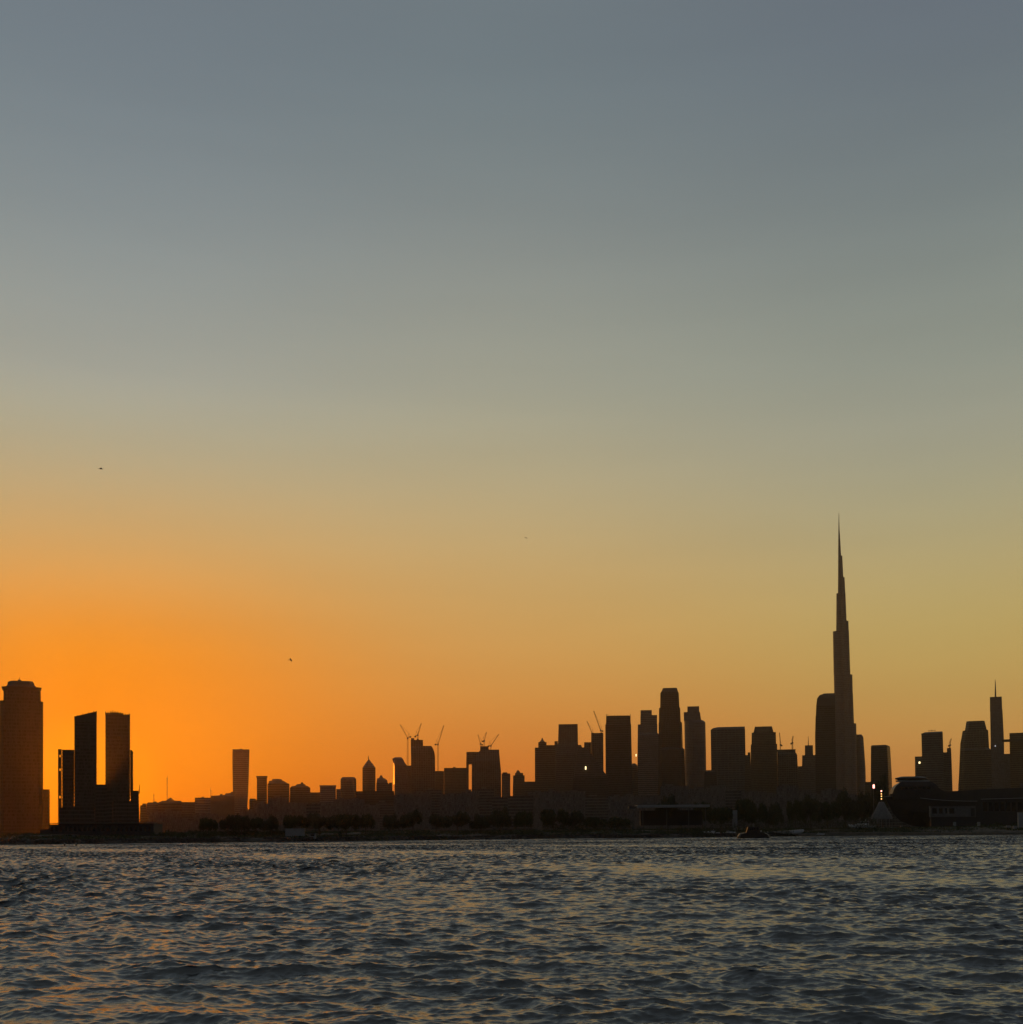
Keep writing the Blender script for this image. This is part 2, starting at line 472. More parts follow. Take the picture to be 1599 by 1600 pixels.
openb = (1, 4, 10, 13, 15)
while y < 1300:
    px_box(mb, t, D, 91.8, y, 96.0, y + 1.6, -8.9, -7.1)
    if k not in openb: px_box(mb, t, D, 91.8, y + 1.6, 96.0, y + 7.1, -8.4, -7.6)
    else:
        px_box(mb, t, D, 91.8, y + 1.6, 93.2, y + 7.1, -8.4, -7.6); px_box(mb, t, D, 94.8, y + 1.6, 96.0, y + 7.1, -8.4, -7.6)
        px_box(mb, t, D, 93.2, y + 4.4 + (k % 3), 94.8, y + 7.1, -8.4, -7.6)
    y += 7.1; k += 1
mb.build('open_bay', FAC['mono'], t)

t = building('apartment_tower', 'left tower with ragged roof and rounded lower shoulder, right of the darkest tower', 'tower', 1500, [
    ('tower_body', ('box', 0.9), [(1118, 164.8, 203.2), (1200, 164.8, 203.4), ('g', 164.6, 203.6)], dict(parapet=False)),
    ('shoulder', ('box', 1.1), [(1172, 203.2, 206.5), (1174, 203.2, 208.6), (1180, 203.3, 208.2), ('g', 203.5, 208.8)], dict(yoff=3)),
    ('annex', ('box', 1.0), [(1235.5, 206, 217), ('g', 206, 219)], dict(yoff=6)),
], 'mono')
mb = MB()
for k, (x, y) in enumerate([(165.4, 1113.5), (169, 1114), (173, 1112.8), (176.5, 1111.8), (180, 1113), (184, 1113.6), (188, 1114.3), (192, 1115.5), (196, 1117), (200, 1117.2), (202.6, 1116.8)]):
    px_bar(mb, t, 1500, x, 1119, x, y, 1.1, -13); px_bar(mb, t, 1500, x, 1119, x, y + 0.5, 1.1, 13)
px_box(mb, t, 1500, 165, 1116.2, 192, 1118.6, -13.4, 13.4); px_box(mb, t, 1500, 172, 1114.6, 186, 1116.2, -10, 10)
px_bar(mb, t, 1500, 217.6, 1240, 217.9, 1226, 1.3, 0, 0.4)
mb.build('crown', FAC['mono'], t)

building('podium_block', 'low dark podium block filling the gap between the two slanted left towers', 'building', 1340, [
    ('body', ('box', 0.5), [(1226, 149, 167), ('g', 149, 167)]),
    ('middle_terrace', ('box', 0.5), [(1236, 163, 176), ('g', 163, 176)], dict(yoff=1)),  # dark step added where the tower foot only fades into a veil
    ('lower_terrace', ('box', 0.5), [(1252, 176, 216), ('g', 176, 219)], dict(yoff=3)),  # dark box shaped after the darkening at the right tower's foot, no real terrace
    ('base', ('box', 0.35), [(1262, 92, 148), ('g', 92, 148)], dict(yoff=-4)),
], 'dark')

building('apartment_tower', 'lone plain slab tower slightly wider at its flat top, standing apart at left', 'tower', 2300, [
    ('tower_body', ('box', 0.7), [(1171.6, 363.4, 390), (1186, 363.2, 389.6), (1225, 363.6, 388.6), (1262, 364.8, 386.8), ('g', 365, 386.5)]),
    ('roof_plant', ('box', 0.5), [(1170, 375, 378.5), (1171.6, 375, 378.5)], dict(bands=False, parapet=False)),
], 'white')

# --- city centre and right
building('pointed_tower', 'small tower with a pointed onion shaped top and finial', 'tower', 2500, [
    ('tower_body', ('oct', 1.0, 0.3), [(1200, 566.4, 587), ('g', 566.4, 587)], dict(parapet=False)),
    ('pointed_roof', ('round', 12, 1.0), [(1187, 575.6, 577.6), (1190, 573.2, 579.6), (1193.5, 570.6, 582.4), (1197, 568.2, 585), (1200, 566.4, 587)], dict(parapet=False)),
    ('finial', ('round', 6, 1.0), [(1180.5, 575.5, 575.8), (1184, 575, 576.4), (1187, 575.6, 577)], dict(bands=False, parapet=False)),
], 'sand')

t = building('apartment_tower', 'slim leaning roofed tower with a bright sunlit glass left edge', 'tower', 2480, [
    ('tower_body', ('box', 1.0), [(1197, 617, 636), (1240, 616.6, 640), ('g', 616, 641)], dict(parapet=False)),
    ('crown', ('box', 1.0), [(1183.5, 617.5, 627), (1186, 613.2, 629.5), (1191, 614.6, 632), (1197, 617, 636)], dict(bands=False)),
    ('shelf', ('box', 0.7), [(1197, 636, 642), ('g', 640, 642)], dict(yoff=5)),
], 'steel')
GLINT = mat('mirror_glass', (0.5, 0.42, 0.42), 0.42, 1.0)
mb = MB(); xg, zt_ = local(t, 616.6, 1189); zb_ = local(t, 616.6, 1226)[1]
for i in range(12):
    z1 = zt_ + (zb_ - zt_) * i / 12; z0 = zt_ + (zb_ - zt_) * (i + 0.86) / 12; x = xg - 0.3
    mb.add([(x, -16, z0), (x - 2.2, 4, z0), (x - 2.2, 4, z1), (x, -16, z1), (x + 0.4, -16, z0), (x - 1.8, 4, z0), (x - 1.8, 4, z1), (x + 0.4, -16, z1)],
           [(0, 1, 2, 3)[::-1], (4, 5, 6, 7), (0, 4, 5, 1), (2, 6, 7, 3), (1, 5, 6, 2), (0, 3, 7, 4)])
mb.build('glass_wall', GLINT, t)

building('unfinished_tower', 'dark unfinished tower with curved right shoulder between two cranes', 'tower', 2420, [
    ('tower_body', ('box', 0.8), [(1166.5, 642.2, 674), (1169, 642.2, 676), (1175, 642.3, 678.6), (1183, 642.5, 680), ('g', 642.6, 680.6)]),
    ('upper_tier', ('box', 0.7), [(1156.8, 642, 661), (1166.5, 642.2, 661.5)], dict(yoff=-2)),
    ('roof_plant', ('box', 0.4), [(1153.5, 642.5, 647.5), (1156.8, 642.5, 647.5)], dict(bands=False, parapet=False)),
    ('stair_core', ('box', 0.4), [(1154.5, 651.5, 654.5), (1156.8, 651.5, 654.5)], dict(bands=False, parapet=False)),
], 'raw')
building('apartment_block', 'long flat block running right from the foot of the unfinished tower', 'building', 2700, [
    ('body', ('box', 0.5), [(1200.4, 694, 729), ('g', 694, 730)]),
    ('lower_end', ('box', 0.8), [(1205, 680, 694), ('g', 680, 694)], dict(yoff=4)),
    ('roof_plant', ('box', 0.5), [(1198.6, 708, 712), (1200.4, 708, 712)], dict(bands=False, parapet=False)),
], 'sand')
building('unfinished_tower', 'wide unfinished block topped by a cluster of small cranes, sky showing through one gap', 'building', 2520, [
    ('tower_body', ('box', 0.6), [(1172, 751, 780), (1190, 737.5, 781.5), (1206, 737.4, 783), ('g', 737.3, 784)]),
    ('left_frame', ('box', 0.5), [(1175, 729, 751), (1194, 728.6, 751)], dict(yoff=6)),
    ('column', ('box', 1.0), [(1194, 728.8, 732.6), ('g', 728.4, 732.6)], dict(yoff=6, bands=False, parapet=False)),
    ('upper_tier', ('box', 0.8), [(1166.5, 750.4, 763.6), (1172, 750.4, 764)], dict(yoff=-1)),
], 'raw')
building('apartment_block', 'low block with a small raised lip beside the crane topped building', 'building', 2760, [
    ('body', ('box', 0.8), [(1209, 784, 797.6), ('g', 784, 798)]), ('raised_lip', ('box', 0.5), [(1207, 785.5, 793), (1209, 785.5, 793)], dict(bands=False, parapet=False))], 'grey')
building('stepped_block', 'small stepped block with a peaked middle in the gap left of the domed tower', 'building', 2640, [
    ('body', ('box', 0.8), [(1212, 802, 820), ('g', 800, 821)]), ('upper_tier', ('box', 0.7), [(1208, 805, 817.6), (1212, 805, 817.6)]),
    ('crown', ('round', 10, 0.9), [(1203.5, 808.6, 810.4), (1206, 807, 812.6), (1208, 806.5, 813)], dict(bands=False, parapet=False))], 'sand')

building('domed_tower', 'tower with small lantern cupola on its left corner', 'tower', 2560, [
    ('tower_body', ('box', 0.8), [(1169, 836, 868), ('g', 836.4, 868)]),
    ('upper_tier', ('box', 0.7), [(1164.6, 853, 868), (1169, 853, 868)], dict(yoff=2)),
    ('lantern', ('oct', 1.0, 0.3), [(1160, 841.2, 854.4), (1169, 841.2, 854.4)], dict(parapet=False)),
    ('cupola', ('round', 10, 1.0), [(1153, 847, 848), (1156.5, 845.8, 849.4), (1158.5, 844, 851), (1160, 843, 852)], dict(bands=False, parapet=False)),
], 'sand')
building('office_tower', 'flat topped tower with low shoulders right of the lantern cupola tower', 'tower', 2680, [
    ('tower_body', ('box', 0.8), [(1132.6, 873.6, 902.4), (1160, 872.6, 902.6), (1180, 868.6, 905), ('g', 868.4, 906)], dict(fins=6)),
    ('left_shoulder', ('box', 0.5), [(1158, 866.6, 872), ('g', 866.6, 868)], dict(yoff=5)),
    ('right_shoulder', ('box', 0.8), [(1164, 902.8, 908.6), (1169, 902.8, 910), ('g', 905.5, 912)], dict(yoff=5)),
], 'grey')
building('office_tower', 'two step tower with two crane jibs leaning over its roof', 'tower', 2600, [
    ('tower_body', ('box', 0.8), [(1146, 924, 943), ('g', 924, 944)]),
    ('lower_step', ('box', 0.9), [(1160, 913, 924), ('g', 912, 924)], dict(yoff=3)),
], 'raw')
building('apartment_tower', 'broad dark slab tower with a spiky parapet and raised corners', 'tower', 2450, [
    ('tower_body', ('box', 0.8), [(1120, 947.6, 985.4), (1132, 947.2, 985.8), (1134, 946.2, 986.4), (1190, 946.6, 987.6), ('g', 947, 990)], dict(parapet=False)),
], 'dark')
t = [o for o in sc.objects if o.get('label', '').startswith('broad dark slab')][0]
mb = MB()
for k in range(16):
    x = 947.9 + k * 2.48
    px_bar(mb, t, 2450, x, 1121, x, 1117.3 if k in (0, 1, 15) else (1118.6 if k % 2 else 1119.3), 1.0, -18); px_bar(mb, t, 2450, x, 1121, x, 1118.6, 1.0, 18)
px_box(mb, t, 2450, 949.5, 1119.2, 983.5, 1121, -15, 15)
mb.build('parapet', FAC['dark'], t)

building('office_tower', 'stepped tower with a taller left half just left of the tall tapered tower', 'tower', 2720, [
    ('tower_body', ('box', 0.9), [(1133, 997, 1027.4), (1147, 996.8, 1027.6), (1149, 996.8, 1031), ('g', 995.6, 1033)]),
    ('upper_tier', ('box', 0.8), [(1118.5, 1001, 1027), (1133, 1001, 1027)]),
    ('top_tier', ('box', 0.7), [(1110.4, 1001.2, 1018.8), (1118.5, 1001.2, 1018.8)], dict(yoff=-1)),
], 'white')
building('skyscraper', 'tall tower tapering in tiers to a narrow flat crown, highest of the middle cluster', 'skyscraper', 2600, [
    ('tower_body', ('oct', 0.9, 0.25), [(1130, 1030, 1065.4), (1169, 1030, 1066), (1172, 1030, 1070), ('g', 1029, 1073)], dict(fins=6, parapet=False)),
    ('middle_tier', ('oct', 0.9, 0.25), [(1107, 1030.6, 1062.6), (1130, 1030.4, 1063.6)], dict(fins=6, parapet=False)),
    ('upper_tier', ('oct', 0.9, 0.25), [(1083, 1032.6, 1060.4), (1107, 1032.4, 1061.6)], dict(fins=6, parapet=False)),
    ('crown', ('oct', 0.9, 0.25), [(1076, 1036, 1058), (1078, 1035.4, 1058.6), (1083, 1033, 1060)], dict(bands=False)),
], 'dark')
building('office_tower', 'rounded glass tower with a raised core right of the tall tapered tower', 'tower', 2760, [
    ('tower_body', ('round', 16, 0.8), [(1126, 1069.4, 1099), (1129, 1069.6, 1102.6), (1180, 1070.4, 1103.6), ('g', 1071, 1105)]),
    ('upper_tier', ('box', 0.7), [(1113.4, 1068.8, 1094), (1126, 1069, 1096)]),
    ('core', ('box', 0.7), [(1104.4, 1074.4, 1092.8), (1113.4, 1074.4, 1093)]),
], 'steel')
building('office_tower', 'wide flat topped slab tower with its roof dipping slightly at the left', 'tower', 2500, [
    ('tower_body', ('box', 0.5), [(1141, 1111.4, 1164), (1160, 1111.8, 1164.6), ('g', 1113.6, 1167)], dict(fins=7, parapet=False)),
    ('roof_slab', ('box', 0.5), [(1136.6, 1122, 1164), (1138.4, 1114.5, 1164), (1141, 1111.2, 1164.2)], dict(bands=False)),
], 'grey')
building('office_tower', 'shouldered tower with notched corners right of the wide slab tower', 'tower', 2640, [
    ('tower_body', ('box', 0.8), [(1164, 1173.6, 1214.6), ('g', 1172, 1216)], dict(parapet=False)),
    ('upper_tier', ('box', 0.8), [(1145.6, 1175, 1212.6), (1164, 1174.8, 1213)], dict(parapet=False)),
    ('crown', ('box', 0.75), [(1136, 1180, 1206.6), (1138, 1179.4, 1207.2), (1145.6, 1177.6, 1209)]),
    ('low_wing', ('box', 0.5), [(1175.6, 1168.6, 1173), ('g', 1167.6, 1172)], dict(yoff=4)),
], 'sand')
building('unfinished_tower', 'lower square topped tower with two thin crane masts on its roof', 'tower', 2560, [
    ('tower_body', ('box', 0.8), [(1175, 1215, 1242), (1179.6, 1215, 1246), (1200, 1215, 1247), ('g', 1216, 1252)]),
    ('roof_slab', ('box', 0.8), [(1171.8, 1214.8, 1243.4), (1175, 1214.8, 1243.4)], dict(bands=False)),
], 'raw')
building('office_tower', 'narrow stepped tower with thin rooftop mast just left of the needle skyscraper', 'tower', 2800, [
    ('tower_body', ('box', 0.9), [(1180.6, 1253.8, 1275), ('g', 1252, 1276)]),
    ('upper_tier', ('box', 0.9), [(1165, 1258, 1270.6), (1180.6, 1258, 1271)]),
    ('low_wing', ('box', 0.9), [(1197.4, 1247, 1255), ('g', 1247, 1255)], dict(yoff=4)),
    ('mast', ('round', 6, 1), [(1150, 1263.1, 1263.5), (1158, 1262.9, 1263.9), (1165, 1262.7, 1264.1)], dict(bands=False, parapet=False)),
], 'grey')
building('skyscraper', 'bulky dark tower with chamfered top overlapping the needle skyscraper on its left', 'skyscraper', 2450, [
    ('tower_body', ('box', 0.8), [(1120, 1274.8, 1305.6), (1150, 1274, 1306), ('g', 1275.4, 1308)], dict(parapet=False)),
    ('upper_tier', ('box', 0.8), [(1104, 1275.8, 1305.4), (1120, 1275.2, 1305.6)], dict(parapet=False)),
    ('crown', ('box', 0.8), [(1084, 1288, 1304.6), (1087, 1281, 1305), (1092, 1277.2, 1305.2), (1104, 1275.8, 1305.4)], dict(bands=False)),
], 'dark')

TRE = ('trefoil',)
building('needle_skyscraper', 'tallest needle shaped skyscraper with stepped setbacks and a long thin spire', 'skyscraper', 3180, [
    ('tower_base', TRE, [(1132, 1300, 1338.4), (1200, 1299, 1339.6), ('g', 1298, 1341)], dict(depth=1.2)),
    ('setback', TRE, [(1084, 1303.6, 1333.2), (1132, 1302.6, 1335)]),
    ('setback', TRE, [(1055.4, 1303.2, 1332.4), (1084, 1303.8, 1333)]),
    ('setback', TRE, [(987, 1301.8, 1327), (1055.4, 1303, 1329.2)]),
    ('setback', TRE, [(971.4, 1307, 1326.2), (987, 1306.8, 1326.8)]),
    ('setback', TRE, [(927.6, 1307.2, 1321.6), (971.4, 1307, 1323.4)]),
    ('setback', TRE, [(902.6, 1309.8, 1320.2), (927.6, 1309.6, 1321.4)]),
    ('setback', TRE, [(868.6, 1310, 1316.6), (902.6, 1309.8, 1318.3)]),
    ('spire', ('round', 10, 1), [(801.5, 1311.0, 1311.5), (826, 1310.5, 1312.2), (829, 1310.4, 1312.4), (845, 1310.2, 1313.4), (868.6, 1310, 1314.7)], dict(bands=False, parapet=False)),
    ('wing', ('round', 14, 0.9), [(1147.6, 1338, 1347), (1151.6, 1338, 1349.6), (1200, 1338, 1353), ('g', 1338, 1355)], dict(yoff=8)),
    ('wing', ('round', 14, 0.9), [(1112, 1290, 1302), ('g', 1286, 1300)], dict(yoff=8)),
], 'steel')

building('office_tower', 'plain flat topped tower standing alone right of the needle skyscraper', 'tower', 2350, [
    ('tower_body', ('rot', -12, 0.9), [(1168, 1361.2, 1391.6), (1210, 1361, 1394), ('g', 1361, 1397)], dict(parapet=False)),
    ('roof_slab', ('rot', -12, 0.9), [(1164.8, 1362.4, 1388), (1166, 1361.8, 1390.4), (1168, 1361.2, 1391.6)], dict(bands=False)),
], 'dark')
t = building('hotel_tower', 'stepped tower with a bright yellow floodlight on its lower left wing', 'tower', 2400, [
    ('tower_body', ('box', 0.8), [(1147, 1440.2, 1473.6), (1180, 1441, 1474.6), ('g', 1441, 1476)], dict(parapet=False)),
    ('roof_slab', ('box', 0.8), [(1143.4, 1462, 1472.8), (1144.6, 1446, 1473), (1147, 1439.8, 1473.6)], dict(bands=False)),
    ('left_wing', ('box', 0.9), [(1182.6, 1430, 1443), ('g', 1431.6, 1443)], dict(yoff=-3)),
    ('right_wing', ('box', 0.9), [(1175.6, 1472, 1482), ('g', 1472, 1482)], dict(yoff=4)),
    ('stair_tower', ('box', 0.9), [(1169, 1480, 1486.6), (1190, 1480, 1487.6), ('g', 1480, 1491)], dict(yoff=1)),
], 'grey')
mb = MB()
for x, y in ((1452, 1141), (1456.5, 1140), (1461.5, 1140.2)): px_bar(mb, t, 2400, x, 1145, x, y, 0.8)
px_bar(mb, t, 2400, 1451, 1142, 1462, 1141.3, 0.7)
mb.build('roof_antenna', STEEL, t)
mb = MB(); px_box(mb, t, 2400, 1436.2, 1191.2, 1438.6, 1194, -22, -20.5); mb.build('floodlight', LAMP_W, t)

building('skyscraper', 'broad tapered tower with a stepped shoulder left of the antenna tower', 'skyscraper', 2500, [
    ('tower_body', ('oct', 0.8, 0.3), [(1160, 1501.6, 1545), (1170, 1501.2, 1545.6), (1173, 1501, 1549.6), (1200, 1500, 1550), (1225, 1498, 1550), ('g', 1496, 1552)], dict(fins=6, parapet=False)),
    ('upper_tier', ('oct', 0.8, 0.3), [(1142, 1505.2, 1544), (1160, 1502, 1545)], dict(fins=6, parapet=False)),
    ('crown', ('oct', 0.8, 0.3), [(1127.4, 1510.4, 1539), (1130, 1510, 1539.6), (1142, 1508, 1542.6)]),
], 'sand')
t = building('antenna_tower', 'slender square tower carrying one tall thin antenna', 'skyscraper', 2700, [
    ('tower_body', ('box', 0.9), [(1110, 1547.6, 1567), (1160, 1548.4, 1569.4), ('g', 1549, 1571)], dict(parapet=False)),
    ('upper_tier', ('box', 0.9), [(1089.6, 1547.2, 1565.8), (1110, 1547.4, 1566.6)]),
    ('antenna', ('round', 8, 1), [(1061.8, 1555.2, 1555.8), (1072, 1555, 1556.6), (1089.6, 1554.6, 1557.4)], dict(bands=False, parapet=False)),
    ('low_wing', ('box', 0.6), [(1178, 1568, 1582), ('g', 1568, 1584)], dict(yoff=5)),
], 'steel')
mb = MB(); px_box(mb, t, 2700, 1555, 1165.6, 1556.4, 1167.2, -16, -14.8); mb.build('floodlight', LAMP_C, t)
t = building('bridge_tower', 'square tower cut off by the right edge with a dark skybridge sticking out leftwards', 'tower', 2550, [
    ('tower_body', ('box', 0.9), [(1146, 1577.8, 1612), (1180, 1578.4, 1612), ('g', 1581, 1612)]),
], 'sand')
mb = MB(); px_box(mb, t, 2550, 1566.4, 1156, 1606, 1161, -34, -24); mb.build('skybridge', FAC['dark'], t)

# --- low silhouettes along the city
def low(label, D, parts, style='sand', name='apartment_block', cat='building', group=None):
    return building(name, label, cat, D, parts, style, group)


low('lowest ragged roofs touching the right side of the left towers', 1960, [
    ('body', ('box', 0.4), [(1258.5, 219, 229), ('g', 217, 230)], dict(parapet=False)), ('upper_tier', ('box', 0.5), [(1255.6, 223, 228), (1258.5, 222, 229)], dict(bands=False, parapet=False))])
low('low ragged block under the shorter thin mast', 2030, [
    ('body', ('box', 0.4), [(1254, 231, 246), (1256, 229, 250), ('g', 228, 251)], dict(parapet=False)), ('roof_plant', ('box', 0.5), [(1252.6, 240, 244.4), (1254, 239, 245)], dict(bands=False, parapet=False))], 'grey')
low('low roof with a small hump under the taller thin mast', 1990, [
    ('body', ('box', 0.4), [(1251.4, 254, 276), (1253.4, 247, 284), ('g', 246, 286)], dict(parapet=False)), ('roof_plant', ('box', 0.4), [(1246.6, 266, 267.4), (1249.2, 262, 270), (1251.4, 259, 273)], dict(bands=False, parapet=False))])
low('low flat strip of roofs left of the pale low box building', 2070, [
    ('body', ('box', 0.4), [(1253.6, 283, 305), ('g', 282, 306)]), ('roof_plant', ('box', 0.4), [(1251.4, 277, 283), (1253.6, 276, 284)], dict(bands=False, parapet=False))], 'grey')
low('pale low box building with a straight roof left of the lone slab tower', 2120, [
    ('body', ('box', 0.5), [(1246.6, 304.4, 330), ('g', 304, 332)]), ('roof_plant', ('box', 0.4), [(1245.2, 315, 319), (1246.6, 315, 319)], dict(bands=False, parapet=False))], 'white')
low('long low building whose roof climbs towards the lone slab tower', 2060, [
    ('body', ('box', 0.4), [(1237.4, 361, 366), (1239.2, 360, 366), (1239.6, 353, 366), (1242.2, 351, 366), (1242.6, 346, 366), (1243.8, 330, 366), (1250, 329, 366), ('g', 329, 368)], dict(bands=False, parapet=False)),
    ('roof_plant', ('box', 0.4), [(1240.6, 344, 348), (1243.6, 344, 348)], dict(bands=False, parapet=False))])
low('small block showing in the narrow gap right of the lone slab tower', 2380, [('body', ('box', 0.6), [(1248, 390.4, 399), (1251, 389.6, 402), ('g', 388.4, 404)], dict(parapet=False))])
low('square tower block with an overhanging flat roof beside the humped apartment mass', 2240, [
    ('body', ('box', 0.9), [(1216, 401.4, 417.4), ('g', 401, 418)], dict(parapet=False)), ('roof_slab', ('box', 0.9), [(1213, 400.4, 418), (1216, 401, 418)], dict(bands=False))])
low('apartment mass with a broken rooftop hump', 2340, [
    ('body', ('box', 0.5), [(1225, 418, 452.4), ('g', 418, 453)]),
    ('upper_tier', ('box', 0.6), [(1217.2, 427, 436), (1217.8, 425.5, 440), (1220, 425, 441.5), (1220.4, 420.5, 443), (1223, 420, 447), (1225, 419, 451)], dict(bands=False, parapet=False))])
low('low peaked roof block in the dip right of the humped apartment mass', 2200, [
    ('body', ('box', 0.5), [(1231, 453, 485), ('g', 452, 486)]),
    ('peaked_roof', ('box', 0.4), [(1222.6, 470.6, 473.6), (1225, 470, 474.4), (1225.6, 464, 477), (1228, 461.6, 478), (1228.6, 456, 481), (1231, 454, 484)], dict(bands=False, parapet=False))])
low('lowest flat block at the bottom of the dip in the skyline', 2420, [('body', ('box', 0.6), [(1238.4, 484, 502), ('g', 484, 502)])])
low('flat roofed block with a pale thin roof slab left of the round cornered block', 2300, [
    ('body', ('box', 0.7), [(1231, 500, 525), ('g', 500, 526)]), ('roof_slab', ('box', 0.7), [(1227.4, 499.6, 525.4), (1229, 499.6, 525.4), (1231, 500, 525)], dict(bands=False)),
    ('low_wing', ('box', 0.7), [(1233, 525.4, 533), ('g', 525.6, 533)], dict(yoff=4))], 'white')
low('round cornered square block left of the pointed tower', 2440, [
    ('body', ('oct', 0.9, 0.3), [(1214.6, 535, 554), (1216, 533, 556), (1219, 532.2, 557), ('g', 532, 557.6)], dict(parapet=False))], 'grey')
low('small cluster of stepped roofs touching the right of the pointed tower', 2360, [
    ('body', ('box', 0.8), [(1224, 588, 607), ('g', 588, 608)]), ('upper_tier', ('box', 0.7), [(1216, 590, 600.4), (1219.4, 589, 605), (1224, 588.4, 606)], dict(bands=False, parapet=False)),
    ('crown', ('box', 0.5), [(1211.6, 594.6, 597), (1216, 592.4, 599)], dict(bands=False, parapet=False))], 'grey')
low('tiny block squeezed against the sunlit glass edge of the slim tower', 2300, [('body', ('box', 0.8), [(1223, 608.6, 613.4), (1226, 606.5, 613.4), ('g', 606, 614)], dict(parapet=False))])
low('dark low block below the pointed tower, under a level roofline', 1980, [('body', ('box', 0.3), [(1236.6, 556, 616), ('g', 552, 620)])], 'dark')
low('low block behind the gap between the two masted unfinished towers', 2900, [('body', ('box', 0.5), [(1196.5, 630, 645), ('g', 630, 646)])])
low('low block closing the gap left of the lantern cupola tower', 2480, [('body', ('box', 0.6), [(1221.6, 818, 838), ('g', 816, 840)])])
low('dark block closing the gap below the two step tower', 2320, [('body', ('box', 0.4), [(1168, 904, 914), (1178, 902, 924), (1215, 896, 950), ('g', 890, 952)], dict(parapet=False))], 'dark')
low('small round roofed block in the gap right of the spiky parapet tower', 2560, [('body', ('round', 12, 0.8), [(1193, 988.6, 993), (1195.4, 986, 996), (1200, 985, 997), ('g', 984, 998)], dict(parapet=False))])
low('low dark block at the foot of the rounded glass tower', 2300, [('body', ('box', 0.5), [(1203.6, 1104, 1112), (1207, 1101, 1120), ('g', 1098, 1124)], dict(parapet=False))], 'dark')
low('low step filling the gap right of the wide slab tower', 2420, [('body', ('box', 0.6), [(1180, 1164.6, 1173), ('g', 1163, 1176)])])
low('low block in the slot between needle skyscraper and plain flat topped tower', 2480, [('body', ('box', 0.6), [(1222, 1352, 1362), ('g', 1350, 1364)])])

# indistinct mid-rise mass in front of the towers
MASS = 'dark low buildings massed along the foot of the skyline'
def fill_top(x):
    return float(np.interp(x, [200, 385, 395, 620, 650, 1240, 1345, 1365, 1395, 1500, 1560, 1600], [1266, 1268, 1246, 1244, 1232, 1226, 1228, 1246, 1250, 1246, 1226, 1222]))
k = 0
x = 232.0
while x < 1600:
    w = random.uniform(20, 44); yt = fill_top(x + w / 2) + random.uniform(0, 16); D = 1500 + (k * 137) % 420
    st = random.choice(['plain', 'plain', 'grey', 'plain'])
    parts = [('body', ('box', random.uniform(0.35, 0.7)), [(yt, x, x + w), ('g', x, x + w)])]
    a = x + random.uniform(0.1, 0.4) * w
    parts.append(('roof_plant', ('box', 0.5), [(yt - random.uniform(1.4, 3.2), a, a + 0.3 * w), (yt, a, a + 0.3 * w)], dict(bands=False, parapet=False)))
    low('dim mid rise block lost in the dark mass along the foot of the skyline', D, parts, st, group=MASS)
    x += w * random.uniform(0.72, 1.0); k += 1

# a lamp and a glowing stand-in for a sun glint on city buildings
t = [o for o in sc.objects if o.get('label', '').startswith('dark block closing')][0]
mb = MB(); px_box(mb, t, 2320, 914.6, 1198.4, 916.4, 1203.2, -16, -14.5); mb.build('floodlight', LAMP_W, t)
t = [o for o in sc.objects if o.get('label', '').startswith('stepped tower with a taller')][0]
mb = MB(); px_box(mb, t, 2720, 993.8, 1179, 994.9, 1182.6, -14, -12.5); mb.build('floodlight', LAMP_W, t)  # sun glint on the tower's left edge, put in as a glowing box

# ------------------------------------------------------------------ cranes and masts
CG = 'tower cranes on the skyline'


def lattice(mb, a, b, w, step, th):
    a = Vector(a); b = Vector(b); d = (b - a).normalized(); q = Vector((0, 1, 0)); e1 = d.cross(q).normalized() * w / 2; e2 = q * w / 2
    cs = [e1 + e2, e1 - e2, -e1 - e2, -e1 + e2]
    for c in cs: mb.bar(a + c, b + c, th)
    n = max(2, int((b - a).length / step))
    for i in range(n):
        p = a.lerp(b, i / n); q2 = a.lerp(b, (i + 1) / n)
        for k in range(4):
            mb.bar(p + cs[k], q2 + cs[(k + 1) % 4], th * 0.7)


def crane(label, D, base, top, tip, back, w=2.4, th=0.33):
    """luffing crane: mast from base to top, jib up to tip, short counter jib to back"""
    o = at(*base, D); root = thing('tower_crane', label, 'crane', o, CG)
    P = lambda p: at(p[0], p[1], D) - o
    mb = MB(); lattice(mb, (0, 0, 0), P(top), w, w * 1.2, th); mb.build('mast', CRANE, root)
    mb = MB(); lattice(mb, P(top) + Vector((0, 0, 1)), P(tip), w * 0.62, w, th * 0.9); mb.build('jib', CRANE, root)
    mb = MB(); lattice(mb, P(top) + Vector((0, 0, 1)), P(back), w * 0.7, w, th)
    bk = P(back); mb.box((bk.x - 1.6, -1.6, bk.z - 2.2), (bk.x + 1.6, 1.6, bk.z + 0.6)); mb.build('counter_jib', CRANE, root)
    tp = P(top); mb = MB(); mb.box((tp.x - 1.5, -2.6, tp.z - 1.2), (tp.x + 1.5, -1.2, tp.z + 1.4)); mb.build('operator_cab', STEEL, root)
    apex = P(top) + (P(back) - P(top)) * 0.5 + Vector((0, 0, 9))
    mb = MB(); mb.bar(P(top) + Vector((0, 0, 1)), apex, 0.5); mb.bar(apex, P(tip), 0.28); mb.bar(apex, P(back), 0.28); mb.build('pendant', STEEL, root)
    return root


